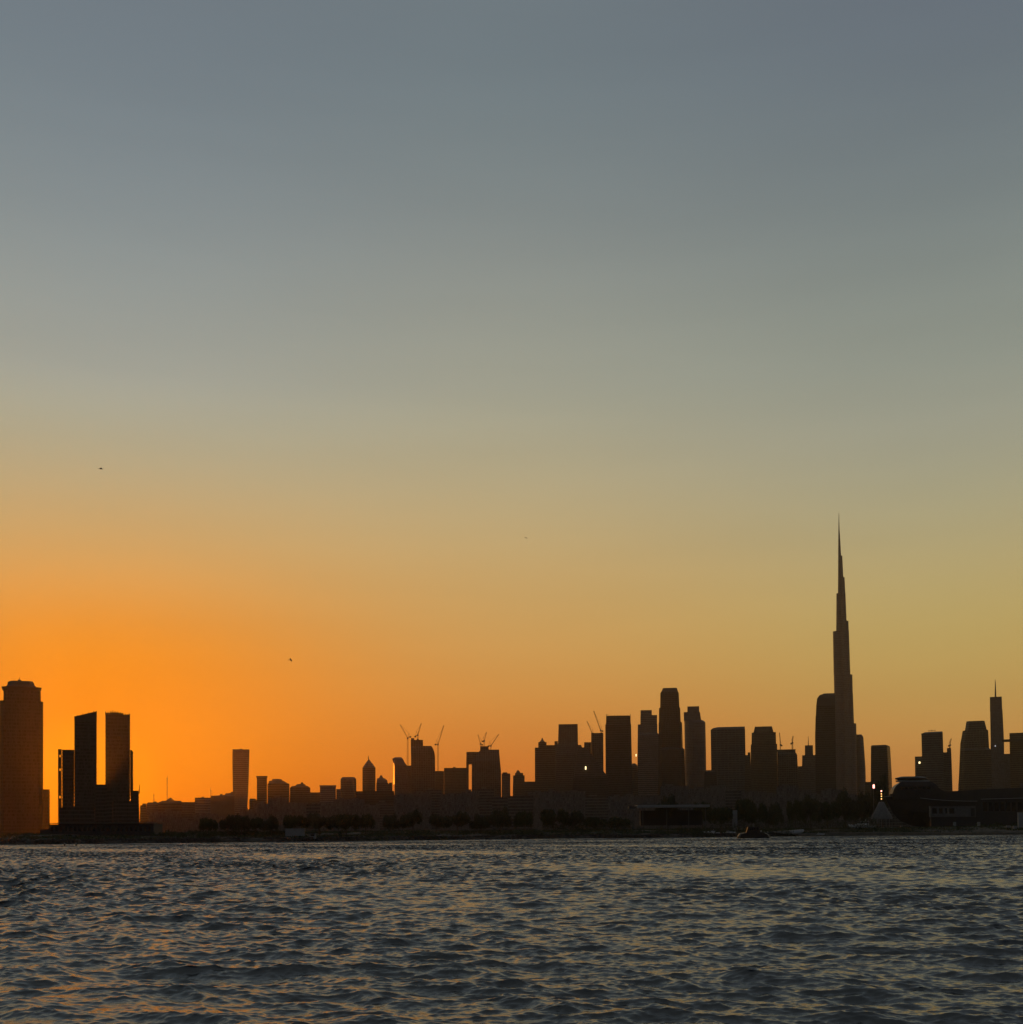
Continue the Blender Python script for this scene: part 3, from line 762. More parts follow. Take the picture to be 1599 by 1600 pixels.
crane('crane left of the dark unfinished tower with its jib raised to the left', 2440, (637.2, 1197), (637.2, 1154), (625.5, 1132.5), (641.5, 1151))
crane('small crane on the roof of the dark unfinished tower', 2420, (653, 1157), (653.2, 1149), (658.4, 1130.5), (649, 1150.5), 2.0)
crane('crane with steep jib standing right of the dark unfinished tower', 2460, (684.6, 1206), (684.6, 1164), (693.8, 1133.5), (680.8, 1163))
crane('left crane in the cluster of three above the wide unfinished block', 2520, (751.5, 1167), (751, 1163), (747, 1148), (753.6, 1163.4), 1.8, 0.34)
crane('stubby middle crane in the cluster of three above the wide unfinished block', 2515, (756.8, 1167), (757, 1158), (760.5, 1144), (754.6, 1158), 2.2)
crane('right crane in the cluster of three above the wide unfinished block', 2525, (766.5, 1172), (767.4, 1166), (779.6, 1147.5), (763.6, 1165.4), 2.0, 0.36)
crane('shorter left crane jib above the two step tower', 2605, (926.5, 1160), (925.4, 1146), (917.4, 1127), (928, 1146.2), 1.8, 0.36)
crane('longer right crane jib above the two step tower', 2610, (940.5, 1146), (938.6, 1141.5), (928, 1111), (941.6, 1142), 2.2, 0.42)
crane('thin crane mast at the left of the square topped tower roof', 2560, (1220, 1172), (1219.6, 1164), (1218.4, 1145), (1221.6, 1164.6), 1.6, 0.3)
crane('crane mast at the right of the square topped tower roof', 2562, (1238.6, 1172), (1238.6, 1161), (1239.6, 1150), (1236.8, 1161.6), 2.0, 0.42)
crane('thin crane on top of the stair tower of the floodlit stepped tower', 2405, (1484.6, 1169), (1484.8, 1164.5), (1486.8, 1154), (1483, 1165), 1.6, 0.34)


def radio_mast(label, D, x, y0, y1):
    o = at(x, y0, D); root = thing('radio_mast', label, 'mast', o, 'thin masts above the low roofs')
    h = at(x, y1, D).z - o.z
    mb = MB(); lattice(mb, (0, 0, 0), (0, 0, h), 1.2, 2.2, 0.13); mb.build('lattice_mast', STEEL, root)
    mb = MB(); mb.box((-0.7, -0.7, h), (0.7, 0.7, h + 1.2)); mb.bar((0, 0, h + 1.6), (0, 0, h + 6), 0.3); mb.build('antenna', STEEL, root)


radio_mast('taller thin mast above the low ragged roofs right of the left towers', 2000, 261.4, 1251, 1217)
radio_mast('shorter thin mast left of the taller mast above the low ragged roofs', 2005, 240.6, 1254, 1243)
radio_mast('thin mast on the long low building beside the lone slab tower', 2065, 329.4, 1247, 1236)

# ------------------------------------------------------------------ water
def make_water():
    lam = np.exp(rng.uniform(math.log(0.10), math.log(7.0), 150))
    th = rng.normal(0.0, 1.0, 150) * np.interp(np.log(lam), np.log([0.2, 0.6, 1.5]), [0.7, 0.6, 0.55]) + R(251)          # sea running towards the camera, slightly from the right
    kk = 2 * np.pi / lam
    slope = np.interp(np.log(lam), np.log([0.10, 0.25, 0.6, 1.3, 3.0, 7.0]), [0.034, 0.047, 0.052, 0.048, 0.027, 0.007])
    amp = slope / kk; ph = rng.uniform(0, 2 * np.pi, 150)
    rad = [0.0, 2.0, 5.0]
    r = 8.0
    while r < 760:
        rad.append(r); r += 0.03 + max(0.0, (r - 14)) * 0.0016 if r < 205 else 0.28
    rad += [800, 900, 1100, 1500, 2200, 3500, 5500]
    rad = np.array(rad)
    fa = np.linspace(R(-34), R(34), 1300); ca = np.linspace(R(34), R(326), 60)[1:-1]
    ang = np.concatenate([fa, ca])
    nr, na = len(rad), len(ang)
    X = (rad[:, None] * np.sin(ang)[None]).astype(np.float32).ravel(); Y = (rad[:, None] * np.cos(ang)[None]).astype(np.float32).ravel()
    dr = np.gradient(rad)
    cell = np.maximum(dr[:, None] * np.ones(na)[None], 0).astype(np.float32).ravel()
    fade = np.repeat(np.clip((820 - rad) / 60, 0, 1) * np.clip(rad / 6, 0, 1), na).astype(np.float32)
    # patches of rougher and calmer water
    gust = (1 + 0.42 * np.sin(X * 0.055 + 0.7 * np.sin(Y * 0.021)) * np.sin(Y * 0.033 + 1.3) + 0.2 * np.sin(X * 0.16 + Y * 0.09)).astype(np.float32)
    chop = np.interp(Y, [0, 20, 60, 150, 300], [0.52, 0.64, 0.92, 1.45, 1.65]).astype(np.float32)      # choppier out in the open
    dx = np.zeros_like(X); dy = np.zeros_like(X); dz = np.zeros_like(X)
    for l, t, k, a, p in zip(lam, th, kk, amp, ph):
        w = np.clip((l / np.maximum(cell, 1e-4) - 1.8) / 1.4, 0, 1)
        keep = w > 0
        c_, s_ = math.cos(t), math.sin(t)
        q = (k * (c_ * X[keep] + s_ * Y[keep]) + p).astype(np.float32)
        g_ = w[keep] * a * (gust[keep] * chop[keep] if l < 3 else 1)
        dz[keep] += g_ * np.cos(q); sn = g_ * np.sin(q - 0.45) * 1.15
        dx[keep] -= c_ * sn; dy[keep] -= s_ * sn
    co = np.stack([X + dx * fade, Y + dy * fade, dz * fade], 1)
    i = np.arange(nr - 1)[:, None] * na; j = np.arange(na)[None]; j2 = (j + 1) % na
    quads = np.stack([i + j, i + na + j, i + na + j2, i + j2], -1).reshape(-1, 4)[:, ::-1]
    me = bpy.data.meshes.new('water')
    me.vertices.add(len(co)); me.vertices.foreach_set('co', co.astype(np.float32).ravel())
    me.loops.add(quads.size); me.loops.foreach_set('vertex_index', quads.astype(np.int32).ravel())
    me.polygons.add(len(quads)); me.polygons.foreach_set('loop_start', np.arange(0, quads.size, 4, dtype=np.int32))
    me.polygons.foreach_set('use_smooth', np.ones(len(quads), dtype=bool))
    me.update(calc_edges=True); me.validate()
    m = mat('sea_water', (0.006, 0.009, 0.010), 0.2); t = m.node_tree; p = t.nodes['Principled BSDF']
    p.inputs['IOR'].default_value = 1.75
    c = t.nodes.new('ShaderNodeTexCoord'); mp = t.nodes.new('ShaderNodeMapping'); mp.inputs['Scale'].default_value = (0.7, 1.5, 1)
    mp.inputs['Rotation'].default_value = (0, 0, R(12))
    t.links.new(c.outputs['Object'], mp.inputs[0])
    prev = None
    for scl, dist, dtl in ((7.0, 0.012, 2),):
        n1 = t.nodes.new('ShaderNodeTexNoise'); n1.inputs['Scale'].default_value = scl; n1.inputs['Detail'].default_value = dtl
        t.links.new(mp.outputs[0], n1.inputs['Vector'])
        b = t.nodes.new('ShaderNodeBump'); b.inputs['Distance'].default_value = dist; b.inputs['Strength'].default_value = 1.0
        t.links.new(n1.outputs[0], b.inputs['Height'])
        if prev: t.links.new(prev, b.inputs['Normal'])
        prev = b.outputs[0]
    t.links.new(prev, p.inputs['Normal'])
    me.materials.append(m)
    o = bpy.data.objects.new('water', me); COL.objects.link(o); tag(o, kind='structure')


make_water()

# ------------------------------------------------------------------ trees
def tree_proto(kind):
    root = bpy.data.objects.new('waterside_tree', None); COL.objects.link(root)
    rr = random.Random(100 + kind)
    mb = MB()
    mb.bar((0, 0, -0.3), (0.05, 0, 0.5), 0.11, n=7, w2=0.075)
    clumps = []
    nc = 15 + kind * 2
    for i in range(nc):
        a = rr.uniform(0, 6.28); r = math.sqrt(rr.random()) * 0.82; z = 0.42 + (1 - r * r) * rr.uniform(0.05, 0.50)
        clumps.append((Vector((r * math.cos(a), r * math.sin(a), z)), rr.uniform(0.16, 0.30)))
    for c, s in clumps[:9]:
        mid = Vector((c.x * 0.35, c.y * 0.35, 0.45)); mb.bar((0.05, 0, 0.32), mid, 0.05, n=5, w2=0.035); mb.bar(mid, c, 0.035, n=5, w2=0.012)
    mb.build('trunk', BARK, root)
    cb = MB()
    for c, s in clumps:
        for q in range(300):
            d = Vector((rr.gauss(0, 1), rr.gauss(0, 1), rr.gauss(0, 0.75))); d = d.normalized() * s * rr.random() ** 0.45; p = c + d
            u = Vector((rr.gauss(0, 1), rr.gauss(0, 1), rr.gauss(0, 1))).normalized(); v = u.cross(Vector((rr.gauss(0, 1), rr.gauss(0, 1), rr.gauss(0, 1)))).normalized()
            l = rr.uniform(0.045, 0.085); w = l * 0.5
            cb.add([p - u * l, p + v * w, p + u * l, p - v * w], [(0, 1, 2, 3)])
    cb.build('crown', LEAF if kind % 2 == 0 else LEAF2, root)
    return root


protos = [tree_proto(k) for k in range(4)]
used = [False] * 4


def tree(px, ytop, wpx, off, label, group):
    k = random.randrange(4)
    p = at(px, 1300, 700)
    Y = shore_y(p.x) + off; p = at(px, 1300, Y); gz = ground_z(p.x, Y)
    top = at(px, ytop, Y).z; h = max(2.5, top - gz); w = wpx * Y / F / 2
    if not used[k]: o = protos[k]; used[k] = True
    else: o = copy_tree(protos[k])
    o.location = (p.x, Y, gz); o.scale = (w / 0.98, w / 0.98, h / 1.0); o.rotation_euler.z = random.uniform(0, 6.28)
    tag(o, label, 'tree', group)


ROW = 'round trees along the shore'
ORD = ['first', 'second', 'third', 'fourth', 'fifth', 'sixth', 'seventh', 'eighth', 'ninth', 'tenth', 'eleventh', 'twelfth', 'thirteenth', 'fourteenth', 'fifteenth', 'sixteenth', 'seventeenth', 'eighteenth', 'nineteenth', 'twentieth']
row = [(324, 1281, 26), (356, 1279, 24), (377, 1280, 28), (400, 1281, 26), (424, 1281, 28), (461, 1274, 36), (500, 1276, 42), (541, 1272, 40), (571, 1275, 34), (611, 1279, 26), (645, 1272, 34), (682, 1278, 30), (714, 1274, 40), (752, 1280, 30), (783, 1270, 32), (820, 1270, 28)]
feat = {0: 'small lone tree', 5: 'tree with a pale wall below it', 6: 'broad round tree', 7: 'tall broad tree merging with its neighbour', 9: 'small tree standing free', 10: 'freestanding round tree', 12: 'widest round tree'}
for i, (x, y, w) in enumerate(row):
    tree(x, y - 5, w * 1.18, random.uniform(22, 40), f'{feat.get(i, "round dark tree")}, {ORD[i]} from the left in the shoreline row', ROW)
MID = 'bushy trees along the middle shore'
for x, y, w, lab in [(866, 1259, 46, 'tall bushy tree left of the flat roofed pavilion'), (896, 1267, 36, 'bushy tree touching the right of the tall bushy tree'),
                     (930, 1274, 40, 'low spreading tree midway between the tall bushy tree and the pavilion'), (966, 1275, 40, 'low spreading tree at the left end of the pavilion'),
                     (1044, 1246, 44, 'dark treetop rising behind the middle of the pavilion roof'), (1098, 1250, 34, 'dark treetop behind the right end of the pavilion roof'),
                     (1128, 1256, 36, 'low tree just right of the pavilion'), (1163, 1241, 34, 'tall ragged tree behind the dark moored workboat'), (1182, 1248, 34, 'ragged tree joined to the right of the tall ragged tree'),
                     (1210, 1258, 36, 'low tree between the ragged pair and the dense right grove')]:
    tree(x, y, w, 75 if 1040 < x < 1100 else random.uniform(40, 55), lab, MID)
GRV = 'dense trees of the right grove'
for x, y, w, lab in [(1244, 1247, 36, 'left end tree of the dense right grove'), (1268, 1245, 40, 'second tree from the left in the dense right grove'), (1294, 1246, 40, 'middle tree of the dense right grove'),
                     (1322, 1238, 44, 'tallest tree of the dense right grove'), (1348, 1239, 42, 'tree at the right end of the dense grove beside the lit lamp mast'), (1380, 1214, 34, 'tree behind the lit lamp mast under the plain flat topped tower')]:
    tree(x, y, w, random.uniform(62, 84), lab, GRV)

mb = MB(); rr = random.Random(5)
for i in range(110000):
    x = rr.uniform(-420, 420); o_ = rr.uniform(4, 75); y = shore_y(x) + o_
    if -1 < math.sin(x * 0.05) * math.sin(o_ * 0.2 + x * 0.01) < -0.55: continue
    hh = 0.25 + 0.9 * max(0, math.sin(x * 0.21 + o_ * 0.4)) * max(0, math.sin(x * 0.067 - o_ * 0.11))
    p = Vector((x, y, ground_z(x, y) + rr.random() * hh)); u = Vector((rr.gauss(0, 1), rr.gauss(0, 1), rr.gauss(0, 1))).normalized(); v = u.cross(Vector((rr.gauss(0, 1), rr.gauss(0, 1), rr.gauss(0, 1)))).normalized()
    l = rr.uniform(0.3, 0.7); mb.add([p - u * l, p + v * l * 0.6, p + u * l, p - v * l * 0.6], [(0, 1, 2, 3)])
tag(mb.build('ground_cover', LEAF), kind='stuff')
mb = MB()
for i in range(5200):
    x = rr.uniform(-420, 190); o_ = rr.uniform(-2.2, 4.5); y = shore_y(x) + o_; z = max(-0.2, float(np.interp(o_, OFF, HGT))) + rr.uniform(-0.2, 0.3); r = rr.uniform(0.35, 0.95)
    vs = []
    for sx, sy, sz in ((-1, -1, -1), (1, -1, -1), (1, 1, -1), (-1, 1, -1), (-1, -1, 1), (1, -1, 1), (1, 1, 1), (-1, 1, 1)):
        vs.append((x + sx * r * rr.uniform(0.45, 1), y + sy * r * rr.uniform(0.45, 1), z + sz * r * rr.uniform(0.35, 0.8)))
    mb.add(vs, [(0, 3, 2, 1), (4, 5, 6, 7), (0, 1, 5, 4), (1, 2, 6, 5), (2, 3, 7, 6), (3, 0, 4, 7)])
tag(mb.build('rock_armour', noisy('dark_rock', (0.03, 0.028, 0.026), (0.06, 0.055, 0.05), 0.8, 0.9)), kind='stuff')

# low hedges filling the bank
def hedge(x0, x1, ytop, off, label):
    pa = at(x0, 1298, 700); Y = shore_y(pa.x) + off; a = at(x0, 1298, Y); b = at(x1, 1298, Y); gz = min(ground_z(a.x, Y), ground_z(b.x, Y)) - 0.3
    top = at(0.5 * (x0 + x1), ytop, Y).z; rr = random.Random(int(x0 * 7)); mb = MB(); ln = b.x - a.x
    for i in range(int(ln * 55)):
        p = Vector((rr.uniform(0, ln), rr.uniform(-1.6, 1.6), 0)); hh = (top - gz) * (0.72 + 0.2 * math.sin(p.x * 0.5 + x0) + 0.12 * math.sin(p.x * 1.7))
        p.z = hh * rr.random() ** 0.6
        u = Vector((rr.gauss(0, 1), rr.gauss(0, 1), rr.gauss(0, 1))).normalized(); v = u.cross(Vector((rr.gauss(0, 1), rr.gauss(0, 1), rr.gauss(0, 1)))).normalized()
        l = rr.uniform(0.25, 0.5); mb.add([p - u * l, p + v * l * 0.6, p + u * l, p - v * l * 0.6], [(0, 1, 2, 3)])
    o = mb.build('hedge', LEAF, None); o.location = (a.x, Y, gz); tag(o, label, 'hedge', 'dark hedges on the shore bank')


hedge(236, 330, 1297, 30, 'dark scrubby hedge right of the long waterfront shed')
hedge(330, 448, 1297, 34, 'dark hedge under the four crowded trees left of the pale wall')
hedge(476, 606, 1297, 34, 'dark hedge under the two broad merging trees')
hedge(606, 700, 1299, 34, 'dark hedge under the freestanding round trees')
hedge(700, 848, 1297, 36, 'dark hedge under the widest round tree and its right neighbours')
hedge(848, 990, 1281, 40, 'tall dark hedge running left from the pavilion')
hedge(985, 1120, 1290, 30, 'dark hedge in front of the pavilion')
hedge(1110, 1240, 1276, 52, 'dark hedge behind the moored boats')
hedge(1230, 1372, 1272, 56, 'tall dark hedge under the dense right grove')
hedge(858, 1046, 1299, 8, 'low black scrub right at the waterline below the pavilion')
hedge(1520, 1610, 1284, 40, 'dark hedge at the right edge beyond the pale windowed cabin')


# ------------------------------------------------------------------ waterfront objects
def shore_D(px, off): return shore_y(at(px, 1300, 700).x) + off


# long shed at left
D = shore_D(150, 45); o = at(158, 1300, D); o.z = ground_z(o.x, D)
t = thing('waterfront_shed', 'long low dark shed with a thin pale roof edge below the left towers', 'building', o)
mb = MB(); px_box(mb, t, D, 76, 1287, 240, 1311, 0, 16)
for k in range(22): px_box(mb, t, D, 79 + k * 7.3, 1291.5, 83 + k * 7.3, 1299, -0.06, 0.05, 1)
mb.build('body', [FAC['dark'], WINDOW], t)
mb = MB(); px_box(mb, t, D, 74, 1284.6, 242, 1287, -1.2, 17); mb.build('roof', FAC['grey'], t)
mb = MB(); px_box(mb, t, D, 60, 1296, 76, 1313, 2, 12); mb.build('annex', FAC['dark'], t)

# pale low wall and kiosk
D = shore_D(462, 16); o = at(462, 1303, D); o.z = ground_z(o.x, D)
t = thing('garden_wall', 'pale low wall under the tree row, above the dark bank', 'wall', o)
mb = MB(); a = at(446, 1298.5, D); b = at(476, 1295, D); mb.box((a.x - o.x, -0.2, -0.5), (b.x - o.x, 0.2, b.z - o.z)); mb.build('wall_panel', PALE, t)
mb = MB(); mb.box((a.x - o.x - .2, -0.35, b.z - o.z), (b.x - o.x + .2, 0.35, b.z - o.z + 0.15)); mb.build('coping', PALE, t)
D = shore_D(489, 7); o = at(489, 1311, D); o.z = ground_z(o.x, D)
t = thing('kiosk', 'small pale kiosk near the waterline below the tree row', 'kiosk', o)
mb = MB(); mb.box((-1.5, -1.2, -0.3), (1.5, 1.2, 2.3)); mb.build('body', PALE, t)
mb = MB(); mb.box((-1.9, -1.6, 2.3), (1.9, 1.6, 2.5)); mb.build('roof', FAC['grey'], t)
mb = MB(); mb.box((-0.9, -1.24, 1.0), (0.9, -1.18, 1.9)); mb.build('window', WINDOW, t)

# pavilion
D = shore_D(1050, 62); o = at(1050, 1290, D); o.z = ground_z(o.x, D)
t = thing('pavilion', 'flat roofed open pavilion with a long pale roof edge on columns', 'pavilion', o)
mb = MB(); px_box(mb, t, D, 994, 1257.6, 1106, 1262.6, -9, 9); mb.build('roof', PALE, t)
mb = MB(); px_box(mb, t, D, 982, 1260.2, 993.9, 1263.4, -6, 6); mb.build('canopy', FAC['dark'], t)
for x in (988, 1003, 1040, 1074, 1100):
    mb = MB(); a = at(x, 1262.6, D); mb.box((a.x - o.x - 0.25, -7, -0.5), (a.x - o.x + 0.25, -6.5, a.z - o.z)); mb.build('column', FAC['grey'], t)
mb = MB(); px_box(mb, t, D, 1002, 1266, 1098, 1290, 2, 8); mb.build('back_wall', FAC['dark'], t)
D = shore_D(1148, 50); o = at(1148, 1280, D); o.z = ground_z(o.x, D)
t = thing('kiosk', 'narrow pale hut standing left of the ragged trees', 'kiosk', o, None, -math.atan2(o.x, o.y))
mb = MB(); a = at(1144.6, 1266, D); b = at(1152.4, 1276, D); mb.box((a.x - o.x, -1.3, -0.5), (b.x - o.x, 1.3, a.z - o.z)); mb.build('body', PALE, t)
mb = MB(); mb.box((a.x - o.x - .3, -1.6, a.z - o.z), (b.x - o.x + .3, 1.6, a.z - o.z + .25)); mb.build('roof', FAC['dark'], t)


def boat_mesh(root, Ln, H, cab=True, dark=False):
    """hull along +x with raked bow, plus coachroof, windscreen and rail"""
    hm = HULL if dark else WHITE; mb = MB(); rings = []
    for i in range(13):
        s = i / 12; x = (s - 0.5) * Ln; bw = 0.16 * Ln * (1 - max(0, (s - 0.45) / 0.55) ** 2.2) * (0.86 + 0.14 * min(1, s / 0.3)) + 0.02
        sh = H * (0.62 + 0.38 * s * s); keel = -0.12 * H + 0.5 * H * max(0, (s - 0.75) / 0.25) ** 2
        rings.append([(x, -bw, sh), (x + 0.02 * Ln * s, -bw * 0.8, 0.35 * sh + keel), (x, 0, keel), (x + 0.02 * Ln * s, bw * 0.8, 0.35 * sh + keel), (x, bw, sh), (x, 0, sh * 0.97)])
    mb.rings(rings, cap0=True, cap1=True); mb.build('hull', hm, root)
    if cab:
        mb = MB(); rr = []
        for z, x0, x1, w in ((0.75 * H, -0.22, 0.26, 0.115), (1.1 * H, -0.21, 0.2, 0.11), (1.45 * H, -0.19, 0.08, 0.095)):
            rr.append([(x0 * Ln, -w * Ln, z), (x1 * Ln, -w * Ln * 0.75, z), (x1 * Ln, w * Ln * 0.75, z), (x0 * Ln, w * Ln, z)])
        mb.rings(rr, [0, 1]); mb.build('cabin', [hm, WINDOW], root)
        mb = MB(); mb.box((-0.24 * Ln, -0.11 * Ln, 1.47 * H), (0.06 * Ln, 0.11 * Ln, 1.53 * H)); mb.bar((-0.1 * Ln, 0, 1.53 * H), (-0.12 * Ln, 0, 2.1 * H), 0.012 * Ln); mb.build('roof', hm, root)
    mb = MB()
    for sgn in (-1, 1):
        for i in range(6):
            s = 0.5 + i * 0.08; x = (s - 0.5) * Ln; bw = 0.15 * Ln * (1 - max(0, (s - 0.45) / 0.55) ** 2.2); sh = H * (0.62 + 0.38 * s * s)
            mb.bar((x, sgn * bw, sh), (x, sgn * bw, sh + 0.22 * H), 0.05)
    mb.build('rail', STEEL, root)


BG = 'small pale boats along the right shore'
for px, py, wpx, off, rz, lab in [(1228, 1291, 56, 24, 0.05, 'longest pale open boat on the bank right of the dark workboat'), (1281, 1285, 18, 30, 0.4, 'small pale boat below the dense grove'),
                                  (1297, 1295, 20, 16, -0.3, 'small pale boat nearest the water below the dense grove'), (1140, 1291, 20, 22, 0.2, 'small pale boat left of the dark workboat'),
                                  (1112, 1292, 26, 20, 3.0, 'pale boat with its bow to the left below the pavilion'), (1184, 1283, 14, 40, 0.3, 'tiny pale boat behind the dark workboat')]:
    D = shore_D(px, off); o = at(px, py, D); o.z = ground_z(o.x, D) - 0.1
    t = thing('motorboat', lab, 'boat', o, BG, rz); Ln = wpx * D / F; boat_mesh(t, Ln, max(0.9, Ln * 0.13), cab=Ln < 12)
D = shore_D(1348, 34); o = at(1348, 1287, D); o.z = at(1348, 1288, D).z
o.z = ground_z(o.x, D)
t = thing('motor_yacht', 'white motor yacht with two short aerials below the peaked tent', 'boat', o, None, math.pi - 0.1)
boat_mesh(t, 19, 2.9)
mb = MB(); mb.bar((-2.0, .4, 4.2), (-2.8, .4, 7.2), 0.16); mb.bar((-4.2, -.4, 4.2), (-4.6, -.4, 7.6), 0.16); mb.build('aerial', STEEL, t)
# dark workboat lying off the shore
o = on_z(1178, 1310.3, 0.0); D = o.y
t = thing('workboat', 'black blocky workboat lying off the shore in front of the pale boats', 'boat', o, None, 0)
mb = MB(); sc_ = D / F
prof = [(-25.5, 0.5), (-25.2, 3.0), (-22, 8), (-14, 9), (16, 9), (22, 6.5), (25.5, 0.8), (25, -1.5)]
rr = []
for dyv, k in ((-2.6, 0.9), (-1.6, 1.0), (1.6, 1.0), (2.6, 0.9)):
    rr.append([(x * sc_ * k, dyv, z * sc_) for x, z in prof])
mb.rings([[*r] for r in rr], cap0=True, cap1=True); mb.build('hull', HULL, t)
mb = MB(); mb.rings([[(-12 * sc_, -1.3, 9 * sc_), (10 * sc_, -1.3, 9 * sc_), (10 * sc_, 1.3, 9 * sc_), (-12 * sc_, 1.3, 9 * sc_)], [(-9 * sc_, -1.2, 18 * sc_), (7 * sc_, -1.2, 18 * sc_), (7 * sc_, 1.2, 18 * sc_), (-9 * sc_, 1.2, 18 * sc_)]]); mb.build('wheelhouse', HULL, t)
mb = MB()
for k in range(4): mb.box(((-7.5 + 3.7 * k) * sc_, -1.36, 13 * sc_), ((-5.2 + 3.7 * k) * sc_, -1.2, 16 * sc_))
mb.build('window', WINDOW, t)
mb = MB(); mb.bar((0, 0, 18 * sc_), (0, 0, 24 * sc_), 0.15); mb.build('mast', STEEL, t)

# mooring posts at left
for px, lab in ((101, 'left of two short posts standing in the water below the dark shed'), (119, 'right of two short posts standing in the water below the dark shed')):
    o = on_z(px, 1322.6, 0.0); t = thing('mooring_post', lab, 'post', o, 'short posts in the water')
    mb = MB(); mb.bar((0, 0, -1.5), (0, 0, 1.0), 0.5, n=8); mb.build('pile', HULL, t)
    mb = MB(); mb.bar((0, 0, 1.0), (0, 0, 1.25), 0.66, n=8, w2=0.3); mb.build('cap', STEEL, t)

# peaked tent with lamp mast
D = shore_D(1378, 48); o = at(1378, 1278, D); o.z = ground_z(o.x, D)
t = thing('peaked_tent', 'pale peaked tent canopy under the column of orange lamps', 'tent', o)
mb = MB(); rr = []
for y, hw in ((1280, 17), (1274, 15), (1267, 10.5), (1260, 7), (1253, 3.6)):
    z = at(1378, y, D).z - o.z; rr.append([(hw * D / F * math.cos(a), hw * D / F * math.sin(a) * 0.9, z) for a in [2 * math.pi * k / 16 for k in range(16)]])
mb.rings(rr); mb.build('canopy', CANVAS, t, smooth=True)
for sx in (-1, 1):
    for sy in (-1, 1):
        mb = MB(); mb.bar((sx * 4.4, sy * 4, -0.4), (sx * 4.4, sy * 4, rr[0][0][2] + 0.6), 0.2); mb.build('pole', STEEL, t)
D = shore_D(1378, 58)
o = at(1378, 1280, D); o.z = ground_z(o.x, D)
t = thing('lamp_mast', 'mast carrying a vertical column of orange lamps above the peaked tent', 'lamp', o)
mb = MB(); top = at(1378, 1234, D); mb.bar((0, 0, 0), (0, 0, top.z - o.z), 0.3, n=8, w2=0.2); mb.build('pole', STEEL, t)
for y, m_, s in ((1236.2, LAMP_R, 0.46), (1240.6, LAMP_O, 0.34), (1244.4, LAMP_O, 0.34), (1248.4, LAMP_O, 0.34)):
    z = at(1378, y, D).z - o.z; mb = MB(); mb.bar((0, -0.5, z - s), (0, -0.5, z + s), 2 * s, n=8); mb.build('lamp', m_, t)
D = shore_D(1366, 50); o = at(1366.4, 1290, D); o.z = ground_z(o.x, D)
t = thing('lamp_mast', 'mast with one pink lit sign lamp, left of the column of orange lamps', 'lamp', o)
top = at(1366.4, 1222, D); mb = MB(); mb.bar((0, 0, 0), (0, 0, top.z - o.z), 0.3, n=8, w2=0.2); mb.build('pole', STEEL, t)
z = at(1366.4, 1229, D).z - o.z; mb = MB(); mb.box((-0.6, -0.7, z - 1.3), (0.6, -0.3, z + 1.3)); mb.build('lamp', LAMP_R, t)

# big dark vessel at right
D = shore_D(1450, 22); o = at(1455, 1300, D); o.z = ground_z(o.x, D)
t = thing('large_vessel', 'large dark vessel with pale sheer line and saucer roofed wheelhouse', 'boat', o)
X = lambda px: at(px, 1270, D).x - o.x
Z = lambda py: at(1455, py, D).z - o.z
sheer = [(1383.5, 1244), (1395, 1243.6), (1412, 1244.2), (1430, 1246.2), (1455, 1249.6), (1480, 1251.6), (1505, 1252.6), (1524, 1252.8)]
keel = [(1390, 1260), (1396, 1272), (1406, 1282), (1424, 1290), (1452, 1294), (1482, 1295), (1508, 1294), (1522, 1290)]
mb = MB(); rr = []
for (sx, sy), (kx, ky) in zip(sheer, keel):
    s = (sx - 1383.5) / 140; w = 4.6 * min(1, 0.05 + 1.9 * s) * (1 if s < .85 else 0.9)
    rr.append([(X(sx), -w, Z(sy)), (X(0.5 * (sx + kx)), -w * 0.9, Z(0.5 * (sy + ky))), (X(kx), -0.3, Z(ky)), (X(kx), 0.3, Z(ky)), (X(0.5 * (sx + kx)), w * 0.9, Z(0.5 * (sy + ky))), (X(sx), w, Z(sy))])
mb.rings(rr, cap0=True, cap1=True); mb.build('hull', HULL, t)
mb = MB()
for (a, b) in zip(sheer[:-1], sheer[1:]):
    sa = (a[0] - 1383.5) / 140; sb = (b[0] - 1383.5) / 140
    wa = 4.6 * min(1, 0.05 + 1.9 * sa) + 0.1; wb = 4.6 * min(1, 0.05 + 1.9 * sb) + 0.1
    for sg in (-1, 1): mb.bar((X(a[0]), sg * wa, Z(a[1])), (X(b[0]), sg * wb, Z(b[1])), 0.4)
mb.build('sheer_rail', PALE, t)
mb = MB(); rr = []
for y, xl, xr, w in ((1249, 1396, 1480, 3.8), (1240, 1393, 1478, 3.7), (1232, 1396, 1465, 3.5), (1227, 1400, 1462, 3.3), (1221.6, 1409, 1455, 2.8)):
    rr.append([(X(xl), -w, Z(y)), (X(xr), -w, Z(y)), (X(xr), w, Z(y)), (X(xl), w, Z(y))])
mb.rings(rr); mb.build('deckhouse', HULL, t)
mb = MB()
for k in range(7): mb.box((X(1405 + k * 7), -3.62, Z(1233.4)), (X(1410 + k * 7), -3.4, Z(1229.6)))
mb.build('window', WINDOW, t)
mb = MB(); rr = []
for y, xl, xr, w in ((1221.6, 1403, 1452, 2.3), (1219, 1402, 1452, 2.4)):
    rr.append([(X(xl), -w, Z(y)), (X(xr), -w, Z(y)), (X(xr), w, Z(y)), (X(xl), w, Z(y))])
mb.rings(rr); mb.build('light_band', PALE, t)
mb = MB(); rr = []; cxm = X(1425); ax = X(1450) - cxm
for y, f in ((1219, 0.8), (1217.4, 1.0), (1215.4, 1.0), (1213.2, 0.62)):
    rr.append([(cxm + ax * f * math.cos(2 * math.pi * k / 24), 3.4 * f * math.sin(2 * math.pi * k / 24), Z(y)) for k in range(24)])
mb.rings(rr, cap0=True); mb.build('roof', HULL, t)

